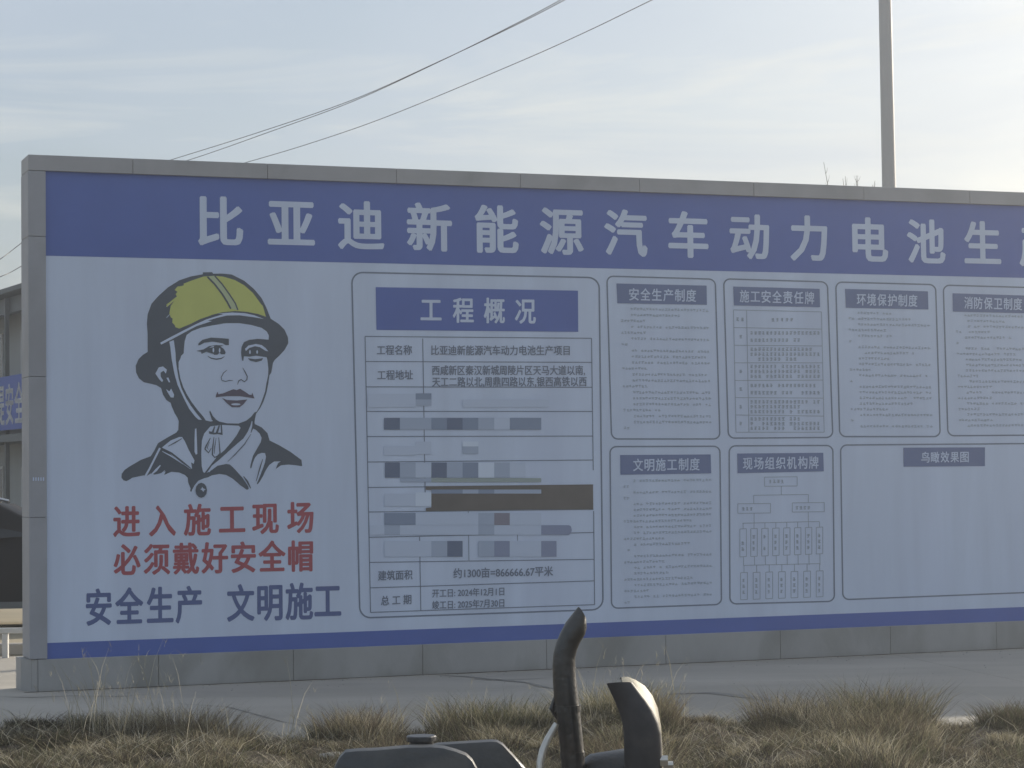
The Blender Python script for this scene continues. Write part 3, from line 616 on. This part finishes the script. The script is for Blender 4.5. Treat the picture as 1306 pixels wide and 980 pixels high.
wire([(160, 250, 46), (312, 208, 43), (405, 180, 41), (500, 146.5, 38.5), (653, 83, 34.5), (745, 42, 32), (838, -3, 30), (1100, -130, 25)], .0062, lab='single wire farther right than the close pair in the sky')
wire([(120, 238, 46), (25, 312, 45), (0, 331, 44.5), (-60, 372, 43.5)], .008, lab='upper wire left of the board dropping towards the site office')
wire([(118, 285, 46), (25, 341, 45), (0, 353.5, 44.5), (-60, 380, 43.5)], .008, lab='lower wire left of the board just above the office roof')

# ------------------------------------------------------------------ site office at the left
# facade runs from near right (hidden by the board) to far left
FA = at_y(27, 500, 45.0); fdir = Vector((-.448, .894, 0)); ang = math.atan2(fdir.y, fdir.x)
off = empty('site_office', (FA.x, FA.y, 0), ang, label='grey prefab site office with deep dark eaves beyond the left end of the board', cat='building')
# local x = along the facade away from us, local y: +y is to the left of fdir => facade faces -y ... y>0 is the open side
def wl_(px, py, o=0):                              # photo point -> (x,z) on facade
    d = ray(px, py); n = Vector((-fdir.y, fdir.x, 0)); t = (Vector((FA.x, FA.y, 0))+n*o-Vector((0, 0, EYE))).dot(n)/d.dot(n); p = Vector((0, 0, EYE))+d*t-Vector((FA.x, FA.y, 0)); return p.dot(fdir), p.z
fr = 1                                        # side of the facade that faces the camera
zr = wl_(27, 361, .95)[1]; zb1 = wl_(27, 477, .92)[1]; zb0 = wl_(27, 547, .92)[1]
boxobj('wall', MT['wallp'], off, -7, 16, -4.5, 0, 0, zr-.12)
bm = bmesh.new(); box(bm, -7.4, 16.4, -5, .95, zr-.10, zr, bev=.01); bmobj('roof', bm, MT['roof'], off)
boxobj('eave_beam', MT['wallg'], off, -7.2, 16.2, .55, .7, zr-.42, zr-.12)
boxobj('walkway', MT['wallg'], off, -7, 16, .003, .9, zb0-.22, zb0-.08)
for k in range(10):
    x = -6.8+2.45*k
    boxobj('gallery_post', MT['wallg'], off, x-.04, x+.04, .72, .8, 0, zr-.13)
    boxobj('wall_rib', MT['wallg'], off, x+.6, x+.66, .002, .03, 0, zr-.13)
    if k % 2 == 0:
        for z0 in (.02, zb0+.02):
            d = boxobj('door', MT['door'], off, x+.9, x+1.75, .004, .05, z0, z0+2.0); boxobj('handle', MT['wallg'], d, x+1.62, x+1.68, .052, .09, z0+.95, z0+1.1)
    else:
        for z0 in (.95, zb0+.95):
            f_ = boxobj('window', MT['whitepaint'], off, x+.8, x+2.1, .004, .04, z0, z0+1.1); boxobj('pane', MT['glass'], f_, x+.86, x+2.04, .042, .046, z0+.06, z0+1.04)
bn_ = empty('banner', (FA.x, FA.y, 0), ang, label='blue safety banner with white characters on the office gallery, left of the board', cat='banner')
boxobj('cloth', MT['banner'], bn_, -6.9, 16, .905, .925, zb0, zb1)
V, Fc = [], []
chs = '安全生产提安全生产'
xw = [wl_(12, 515, .93)[0], wl_(24, 512, .93)[0]]; st = xw[0]-xw[1]
for i, ch in enumerate('产生全安提产生全安'[::1]):
    pass
order = {1: '全', 0: '安', -1: '提'}
for k, ch in ((-1, '全'), (0, '安'), (1, '提'), (2, '面'), (-2, '第'), (-3, '一')):
    if ch in '面第一': continue
    v, f = glyph(ch, .03); cx = xw[0]+st*k; n = len(V); h = (zb1-zb0)*.80; zc = (zb0+zb1)/2-.03
    for x, y, e in v: V.append((cx-(x-.5)*st*.92, .930, zc+(y-.38)*h))
    Fc += [tuple(j+n for j in q_) for q_ in f]
me = bpy.data.meshes.new('lettering'); me.from_pydata(V, [], Fc); link('lettering', me, MT['bannertext'], bn_)['kind'] = 'stuff'

# ------------------------------------------------------------------ dark car at the left
def car():
    Y = 28.0; p = at_y(14, 640, Y)
    r = empty('parked_car', (p.x, Y, 0), R(6), label='black car with silver roof rails parked beyond the left end of the board', cat='car')
    H = p.z
    # profile along x (front to the right)
    pr = [(-3.35, .45), (-3.4, .85), (-3.2, 1.0), (-2.95, H-.12), (-2.6, H-.02), (-1.2, H+.02), (-.05, H-.03), (.75, 1.06), (1.75, .93), (1.95, .75), (1.95, .38), (1.6, .25), (-3.1, .25)]
    bm = bmesh.new(); n = len(pr); rings = []
    for y, kx, kz in ((-.9, 1, 0), (-.87, 1, 1), (.87, 1, 1), (.9, 1, 0)):
        rings.append([bm.verts.new((x, y*(1-(.16 if z > 1.1 else 0)), z if kz or z < 1.1 else z-.04)) for x, z in pr])
    for a, b in zip(rings, rings[1:]):
        for i in range(n): bm.faces.new((a[i], a[(i+1) % n], b[(i+1) % n], b[i]))
    bm.faces.new(rings[0]); bm.faces.new(rings[-1][::-1]); bmobj('body', bm, MT['carpaint'], r, smooth=True)
    for s in (-1, 1):
        y = s*.80
        for xs_ in ([(-2.75, H-.2), (-1.75, H-.12), (-1.72, 1.08), (-2.95, 1.08)], [(-1.6, H-.12), (-.7, H-.12), (-.62, 1.06), (-1.6, 1.08)], [(-.58, H-.13), (-.1, H-.15), (.5, 1.1), (-.5, 1.06)]):
            bm = bmesh.new(); a = [bm.verts.new((x, s*(.912-(.16*.9)*(min(1, (z-1.0)/.35))), z)) for x, z in xs_]; bm.faces.new(a); bmobj('window', bm, MT['glass'], r)
        bm = bmesh.new(); tube(bm, [(-2.5, s*.66, H+.0), (-2.4, s*.66, H+.06), (-.35, s*.66, H+.06), (-.1, s*.66, H-.0)], .02, 8); bmobj('roof_rail', bm, MT['chrome'], r)
        bm = bmesh.new(); tube(bm, [(-.1, s*.72, H-.05), (.35, s*.80, H-.36), (.7, s*.86, 1.07)], .022, 8); bmobj('pillar_trim', bm, MT['chrome'], r)
        boxobj('sill', MT['wallg'], r, -2.6, 1.2, s*.9-.02, s*.9+.02, .24, .32)
        for x in (-2.45, 1.15):
            w = empty('wheel', (x, s*.80, .33)); w.parent = r
            bm = bmesh.new(); bmesh.ops.create_cone(bm, segments=28, radius1=.33, radius2=.33, depth=.22, cap_ends=True); bmesh.ops.rotate(bm, matrix=Matrix.Rotation(R(90), 3, 'X'), verts=bm.verts[:]); bmobj('tyre', bm, MT['tyre'], w)
            bm = bmesh.new(); bmesh.ops.create_cone(bm, segments=20, radius1=.21, radius2=.19, depth=.24, cap_ends=True); bmesh.ops.rotate(bm, matrix=Matrix.Rotation(R(90), 3, 'X'), verts=bm.verts[:]); bmobj('rim', bm, MT['chrome'], w)
    for s in (-1, 1): boxobj('headlight', MT['lampglass'], r, 1.85, 1.965, s*.7-.15, s*.7+.15, .68, .80)
car()
# low white rail
RY = 22.7; zt = at_y(10, 801, RY).z; zm = at_y(10, 808, RY).z; x1 = at_y(60, 800, RY).x; x0 = x1-5.2
rl = empty('guard_rail', (x1, RY, 0), label='low white pipe rail standing on sunlit ground left of the board', cat='rail')
boxobj('rail', MT['whitepaint'], rl, -5.2, 0, -.03, .03, zm, zt, bev=.006)
for px in (7, 190, -187, -375):
    x = at_y(px, 820, RY).x-x1
    if x < 0: boxobj('rail_post', MT['whitepaint'], rl, x-.028, x+.028, -.028, .028, -.03, zm-.002)
kb = empty('kerb', (0, 0, 0), label='low pale kerb behind the rail at the left', cat='kerb')
for k in range(9): boxobj('kerb_stone', MT['concrete'], kb, -13+k*1.0+.004, -12-.004+k*1.0, 23.4, 23.55, -.03, .09, bev=.01)

# ------------------------------------------------------------------ tractor in the foreground
TY = 6.6
tr = empty('tractor', (at_y(700, 980, TY).x, TY, 0), label='dark tractor in the foreground with curved exhaust stack and wide air duct', cat='tractor')
T0 = tr.location.copy()
def tp(px, py, Y=TY): return at_y(px, py, Y)-T0
upx = TY/F
# exhaust stack: hollow, with its end cut on a slant
def pipe_rings(name, rings_px, m, Y, seg_=28, wall=.004, depthscale=1.0, back=None):
    """rings_px: (Lx,Ly,Rx,Ry,backrise) outline of each ring as seen, in photo px; round in depth"""
    bm = bmesh.new(); outer = []; inner = []
    for i, (lx, ly, rx, ry, br) in enumerate(rings_px):
        a, b = tp(lx, ly, Y), tp(rx, ry, Y); c = (a+b)/2; h = (b-a)/2; rad = h.length; dv = Vector((0, rad*depthscale, br*upx))
        outer.append([bm.verts.new(c+h*math.cos(t)+dv*math.sin(t)) for t in [2*math.pi*k/seg_ for k in range(seg_)]])
        kk = 1-wall/rad; inner.append([bm.verts.new(c+h*kk*math.cos(t)+dv*kk*math.sin(t)) for t in [2*math.pi*k/seg_ for k in range(seg_)]])
    for A in (outer, inner):
        for a, b in zip(A, A[1:]):
            for k in range(seg_):
                f = (a[k], a[(k+1) % seg_], b[(k+1) % seg_], b[k]); bm.faces.new(f if A is outer else f[::-1])
    a, b = outer[-1], inner[-1]
    for k in range(seg_): bm.faces.new((a[k], a[(k+1) % seg_], b[(k+1) % seg_], b[k]))
    me = bpy.data.meshes.new(name); bmesh.ops.recalc_face_normals(bm, faces=bm.faces[:]); bm.to_mesh(me); bm.free()
    me.polygons.foreach_set('use_smooth', [True]*len(me.polygons)); me.set_sharp_from_angle(angle=R(50)); return link(name, me, m, tr)
C4 = lambda lx, ly, rx, ry, br=0: (650+lx/4.4545, 760+ly/4.4545, 650+rx/4.4545, 760+ry/4.4545, br)
pipe_rings('exhaust_stack', [C4(305, 1180, 440, 1180), C4(296, 985, 430, 985), C4(284, 850, 420, 850), C4(268, 720, 407, 722), C4(252, 600, 394, 606), C4(245, 480, 380, 490), C4(243, 400, 374, 410), C4(248, 330, 374, 355), C4(262, 272, 382, 312), C4(285, 215, 398, 270), C4(318, 152, 428, 222), C4(352, 108, 438, 185, -2), C4(388, 66, 436, 140, -4)], MT['iron'], TY)
for z0 in (905, 640):
    a, b = tp(650+(290 if z0 > 800 else 254)/4.4545, 760+z0/4.4545), tp(650+(424 if z0 > 800 else 402)/4.4545, 760+z0/4.4545); c = (a+b)/2; rr = (b-a).length/2+.002
    bm = bmesh.new(); tube(bm, [c+Vector((0, 0, -.010)), c+Vector((0, 0, .010))], rr, 24); bmobj('clamp', bm, MT['iron'], tr)
bm = bmesh.new(); a = tp(650+262/4.4545, 760+640/4.4545); tube(bm, [a+Vector((.01, 0, -.03)), a+Vector((-.012, 0, 0)), a+Vector((.008, 0, .06))], [.01, .008, .003], 8); bmobj('bracket', bm, MT['iron'], tr)
DYY = TY-.25
pipe_rings('air_duct', [C4(655, 1180, 868, 1180), C4(652, 985, 866, 985), C4(650, 880, 866, 870), C4(648, 775, 862, 790), C4(638, 715, 846, 722), C4(622, 660, 815, 650), C4(600, 605, 778, 595, -1), C4(575, 552, 738, 545, -2), C4(551, 500, 698, 494, -2)], MT['rubberduct'], DYY, depthscale=.55)
# flank added to the duct, pale and turned right to imitate its sunlit side
bm = bmesh.new()
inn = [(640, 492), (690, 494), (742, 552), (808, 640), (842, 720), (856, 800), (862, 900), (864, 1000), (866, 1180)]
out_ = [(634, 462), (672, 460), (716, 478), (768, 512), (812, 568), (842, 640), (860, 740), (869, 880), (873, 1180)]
q4 = lambda p, Y: tp(650+p[0]/4.4545, 760+p[1]/4.4545, Y)
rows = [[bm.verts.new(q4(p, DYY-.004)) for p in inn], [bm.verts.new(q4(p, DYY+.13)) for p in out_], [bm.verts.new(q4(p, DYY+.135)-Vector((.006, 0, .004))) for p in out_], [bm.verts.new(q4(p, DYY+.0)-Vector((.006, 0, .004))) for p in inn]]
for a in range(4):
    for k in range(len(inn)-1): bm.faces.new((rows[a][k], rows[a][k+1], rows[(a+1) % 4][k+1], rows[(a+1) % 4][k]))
bmobj('added_sunlit_flank', bm, MT['sunlitsteel'], tr, smooth=True)
bm = bmesh.new(); tube(bm, [tp(710, 923, TY-.05), tp(706, 930, TY-.05), tp(698.5, 943, TY-.07), tp(692.5, 957, TY-.08), tp(689, 972, TY-.09), tp(688.5, 1000, TY-.09)], [.0085, .0095, .0105, .0110, .0110, .011], 14); bmobj('bent_tube', bm, MT['silver'], tr, smooth=True)
# muffler
bm = bmesh.new(); c0 = tp(738, 1000, TY+.05); c1 = tp(800, 996, TY+.05); rr = 41*upx
tube(bm, [c0+Vector((-.0, 0, 0)), c0+Vector((.012, 0, 0)), c0+Vector((.04, 0, .0)), c1, c1+Vector((.06, 0, 0)), c1+Vector((.09, 0, -.0))], [rr*.4, rr*.75, rr*.92, rr, rr*.92, rr*.5], 28); bmobj('muffler', bm, MT['iron'], tr, smooth=True)
bm = bmesh.new(); p = tp(846, 971, DYY)
tube(bm, [p+Vector((-.01, 0, 0)), p+Vector((.012, 0, 0))], .017, 6); tube(bm, [p+Vector((.0, 0, -.01)), p+Vector((.027, 0, -.01))], .010, 8); bmobj('bolt', bm, MT['silver'], tr)
def crowned(name, prof_px, Y, depth, m, drop=(.022, .006, 0, .03, .10)):
    bm = bmesh.new(); rings = []
    for k, d in enumerate((0, .006, .028, .12, depth)):
        ring = []
        for i, (x, y) in enumerate(prof_px):
            v = tp(x, y, Y); v.y += d; v.z -= drop[k] if y < 1000 else 0; ring.append(bm.verts.new(v))
        rings.append(ring)
    n = len(prof_px)
    for a, b in zip(rings, rings[1:]):
        for i in range(n): bm.faces.new((a[i], a[(i+1) % n], b[(i+1) % n], b[i]))
    bm.faces.new(rings[0]); bm.faces.new(rings[-1][::-1]); return bmobj(name, bm, m, tr, smooth=True)
FY = TY-.15
crowned('fuel_tank', [(412, 1060), (426, 978), (432, 966), (440, 957.5), (455, 956), (480, 955), (520, 951.5), (550, 951), (566, 952.5), (582, 957), (594, 961.5), (602, 969), (609, 982), (620, 1060)], FY, .32, MT['hood'])
crowned('engine_hood', [(540, 1060), (545, 952), (559, 948.5), (600, 946), (625, 944.5), (634, 945), (641, 949), (655, 964), (667, 977), (690, 1010), (690, 1060)], FY+.32, .34, MT['hood'], (.018, .005, 0, .03, .10))
bm = bmesh.new(); c = tp(537.5, 953, FY+.10); rr = 19*upx
tube(bm, [c+Vector((0, 0, -.03)), c+Vector((0, 0, .017))], rr*.80, 20); bmobj('filler_neck', bm, MT['iron'], tr)
bm = bmesh.new(); tube(bm, [c+Vector((0, 0, .017)), c+Vector((0, 0, .020)), c+Vector((0, 0, .030)), c+Vector((0, 0, .033))], [rr*.97, rr, rr, rr*.93], 20); bmobj('filler_cap', bm, MT['hood'], tr)
# lower body, out of the picture
gx = lambda px: tp(px, 980).x
boxobj('engine_block', MT['hood'], tr, gx(440), gx(880), -.3, .45, .42, .80, bev=.03)
boxobj('chassis', MT['iron'], tr, gx(400), gx(900), -.2, .35, .30, .419, bev=.02)
for s in (gx(395)-.12, gx(905)+.12):
    w = empty('wheel', (s, .05, .36)); w.parent = tr
    bm = bmesh.new(); bmesh.ops.create_cone(bm, segments=32, radius1=.34, radius2=.34, depth=.18, cap_ends=True)
    for k in range(16):
        a = 2*math.pi*k/16; r_ = bmesh.ops.create_cube(bm, size=1)
        for v in r_['verts']: v.co = Matrix.Rotation(a, 3, 'Z') @ Vector((.34+v.co.x*.05, v.co.y*.035, v.co.z*.19))
    bmesh.ops.rotate(bm, matrix=Matrix.Rotation(R(90), 3, 'Y'), verts=bm.verts[:]); bmobj('tyre', bm, MT['tyre'], w)
    bm = bmesh.new(); bmesh.ops.create_cone(bm, segments=24, radius1=.2, radius2=.2, depth=.2, cap_ends=True); bmesh.ops.rotate(bm, matrix=Matrix.Rotation(R(90), 3, 'Y'), verts=bm.verts[:]); bmobj('rim', bm, MT['hood'], w)
boxobj('axle', MT['iron'], tr, gx(395)-.1, gx(905)+.1, 0, .1, .31, .41)

# ------------------------------------------------------------------ grass
prof = [(-80, 912), (0, 916), (60, 912), (130, 906), (200, 903), (260, 901), (330, 916), (380, 930), (420, 906), (460, 899), (500, 906), (540, 908), (590, 893), (640, 889), (700, 899), (740, 884), (800, 872), (850, 890), (870, 905), (900, 915), (940, 912), (990, 884), (1010, 882), (1050, 888), (1100, 868), (1150, 874), (1190, 905), (1230, 915), (1270, 904), (1306, 895), (1400, 890)]
PXs = np.array([p[0] for p in prof]); PYs = np.array([p[1] for p in prof])
def hz(px): return 605+(653-px)*.0118
VV, FF, MI = [], [], []
nv = 0
def blades(cx, cy, cz, n, H, spread, lean, wmin, wmax, mats, curl=.35):
    global nv
    a = rng.uniform(0, 2*np.pi, n); rad = spread*np.sqrt(rng.uniform(0, 1, n)); bx_ = cx+rad*np.cos(a); by_ = cy+rad*np.sin(a)*.8
    h = H*(.32+.85*rng.beta(2, 2.2, n)); d = a+rng.normal(0, 1.2, n); ln = h*(lean*(rad/spread)+np.abs(rng.normal(0, .2, n)))
    dx, dy = np.cos(d), np.sin(d); w = rng.uniform(wmin, wmax, n); th = rng.uniform(0, np.pi, n); wx, wy = np.cos(th)*w/2, np.sin(th)*w/2
    lv = []
    for t, k in ((0, 1), (.4, .9), (.75, .6)):
        ex = bx_+dx*ln*t**1.6; ey = by_+dy*ln*t**1.6; ez = cz-.03+h*(t-curl*.25*t*t)
        lv += [np.stack([ex-wx*k, ey-wy*k, ez], 1), np.stack([ex+wx*k, ey+wy*k, ez], 1)]
    lv.append(np.stack([bx_+dx*ln*1.15, by_+dy*ln*1.15, cz-.03+h*(1-curl*.3)], 1))
    VV.append(np.stack(lv, 1).reshape(-1, 3)); base = nv+np.arange(n)*7; nv += 7*n
    FF.append((base, rng.choice(mats, n)))
def clump_at(px, Y, dy=0, dens=1.0, mats=(0, 1, 2, 4), lift=0):
    p = at_y(px, 900, Y); x = p.x; z0 = hgt(x, Y); py = float(np.interp(px, PXs, PYs))+dy
    H = EYE-(py-hz(px))/F*Y-z0
    H = max(.07, H)+lift
    blades(x, Y, z0, int(400*dens), H, .07+H*.40, .5, .002, .0048, mats)
def tones():
    r = random.random()
    if r < .2: return (4, 2, 4, 1)
    if r < .4: return (0, 1, 1, 4, 2)
    if r < .6: return (1, 1, 4, 0)
    if r < .85: return (2, 2, 4, 0, 1)
    return (0, 3, 0, 1)
for px in range(-60, 1390, 19):
    for Y, dy in ((15.15, 6), (14.7, 8), (14.2, 16), (13.7, 30), (13.2, 38), (12.7, 52), (12.2, 66)):
        clump_at(px+random.uniform(-14, 14), Y+random.uniform(-.25, .25), dy+random.uniform(-8, 26), 1.0 if Y > 14 else .75, tones())
# the larger tufts that stand out
for px, Y, dy, m_ in ((470, 14.9, -2, (1, 0, 1, 3)), (440, 14.8, 3, (1, 1, 0)), (590, 14.9, -3, (1, 2, 0)), (640, 14.8, -1, (2, 2, 4, 0)), (690, 14.8, 3, (0, 2, 3)), (755, 14.9, -3, (0, 2, 3)), (800, 14.8, -2, (2, 0)), (830, 14.6, 2, (1, 0)), (1000, 15.0, -2, (1, 4, 0)), (1110, 15.0, -3, (2, 1, 4, 0)), (1140, 14.95, -2, (2, 4, 0)), (1085, 14.9, 4, (0, 2, 1)), (1050, 14.8, 6, (3, 0)), (1280, 14.9, 0, (1, 4, 2)), (1306, 14.8, 3, (1, 2)), (170, 14.9, 0, (0, 1, 3)), (230, 14.9, -2, (0, 1)), (250, 14.8, 4, (1, 1, 0)), (110, 14.9, 6, (2, 0, 1)), (290, 14.7, 8, (1, 0))):
    clump_at(px, Y, dy-4, 2.6, m_, .07)
# matted litter low on the bank
for k in range(800):
    px = random.uniform(-60, 1380); Y = random.uniform(12.2, 15.6); x = at_y(px, 900, Y).x
    blades(x, Y, hgt(x, Y), 80, random.uniform(.06, .16), .17, 1.3, .002, .005, (0, 1, 3, 4) if random.random() < .5 else (2, 1, 4), .9)
# loose pale strands and bent dead blades lying every way
for k in range(1500):
    px = random.uniform(-60, 1380); Y = random.uniform(12.2, 15.5); x = at_y(px, 900, Y).x
    blades(x, Y, hgt(x, Y), 3, random.uniform(.10, .30), .06, 1.9, .0025, .0055, (3, 3, 0), .8)
def flush(name, label, cat):
    global VV, FF, nv
    v = np.concatenate(VV); quads = []; mi = []
    loops = []; starts = []; tot = []
    for base, m_ in FF:
        for q_ in ((0, 1, 3, 2), (2, 3, 5, 4)):
            loops.append((base[:, None]+np.array(q_)).reshape(-1)); tot.append(np.full(len(base), 4)); mi.append(m_)
        loops.append((base[:, None]+np.array((4, 5, 6))).reshape(-1)); tot.append(np.full(len(base), 3)); mi.append(m_)
    lp = np.concatenate(loops); tt = np.concatenate(tot); mi = np.concatenate(mi); st = np.concatenate([[0], np.cumsum(tt)[:-1]])
    me = bpy.data.meshes.new(name); me.vertices.add(len(v)); me.vertices.foreach_set('co', v.reshape(-1)); me.loops.add(len(lp)); me.loops.foreach_set('vertex_index', lp.astype(np.int32))
    me.polygons.add(len(tt)); me.polygons.foreach_set('loop_start', st.astype(np.int32)); me.polygons.foreach_set('loop_total', tt.astype(np.int32)); me.polygons.foreach_set('material_index', mi.astype(np.int32))
    me.update(calc_edges=True); o = bpy.data.objects.new(name, me); COL.objects.link(o)
    for g_ in GR: me.materials.append(g_)
    tag(o, label, cat, kind='stuff'); VV, FF, nv = [], [], 0; return o
flush('dry_grass', 'tufts of dry brown and olive grass along the bank in front of the pavement', 'grass')
# tall thin stalks
def stalk(px, py, Y, mats=(0, 3, 3)):
    x = at_y(px, 900, Y).x; z0 = hgt(x, Y); H = EYE-(py-hz(px))/F*Y-z0
    blades(x, Y, z0, 1, H/.93, .01, .2, .0032, .0048, mats, .2)
    x2 = VV[-1][-1]
    for k in range(5):                        # seed head
        t = random.uniform(.8, 1.0); p = VV[-1-k][-1] if False else x2
        blades(x2[0]-.004, x2[1], x2[2]-random.uniform(.02, .10)+.03, 1, random.uniform(.03, .06), .008, .8, .0015, .0025, mats, .1)
for k in range(95): stalk(random.gauss(155, 48), random.uniform(797, 880), random.uniform(14.3, 15.2))
for k in range(22): stalk(random.uniform(190, 420), random.uniform(825, 890), random.uniform(14.3, 15.2))
for k in range(26): stalk(random.uniform(470, 700), random.uniform(835, 890), random.uniform(14.3, 15.2))
for k in range(48): stalk(random.uniform(745, 880), random.uniform(790, 880), random.uniform(14.2, 15.2))
for k in range(20): stalk(random.uniform(900, 1300), random.uniform(868, 905), random.uniform(14.3, 15.2))
flush('tall_grass_stalks', 'sparse tall pale grass stalks with seed heads in front of the board base', 'grass')
# pale stones and scraps among the grass
def stone(px, py, s, lab):
    p = on_ground(px, py, .06); bm = bmesh.new(); bmesh.ops.create_icosphere(bm, subdivisions=2, radius=1); rd = random.Random(int(px))
    for v in bm.verts: v.co = Vector((v.co.x*s[0], v.co.y*s[1], v.co.z*s[2]))*(1+rd.uniform(-.16, .16))
    tag(bmobj('stone', bm, MT['stone'], loc=p+Vector((0, 0, s[2]*.4)), smooth=False), label=lab, cat='stone')
stone(1156, 946, (.06, .05, .035), 'pale flat stone lying in the dry grass right of the tractor')
stone(855, 972, (.03, .03, .03), 'small pale stone in the grass just right of the air duct')
stone(425, 968, (.09, .05, .03), 'long pale stone in the grass left of the fuel tank')

# ------------------------------------------------------------------ haze volume, added to imitate lens glare towards the sun
hm = bpy.data.materials.new('glare_haze'); hm.use_nodes = True; hn = hm.node_tree.nodes; hn.clear()
ho = hn.new('ShaderNodeOutputMaterial'); hv = hn.new('ShaderNodeVolumePrincipled'); hv.inputs['Density'].default_value = .0038; hv.inputs['Color'].default_value = (.95, .96, 1, 1); hv.inputs['Anisotropy'].default_value = .8
hm.node_tree.links.new(hv.outputs[0], ho.inputs['Volume'])
hz_ = boxobj('glare_haze', hm, None, -360, 360, -360, 360, -1.2, 11.2); hz_['kind'] = 'stuff'
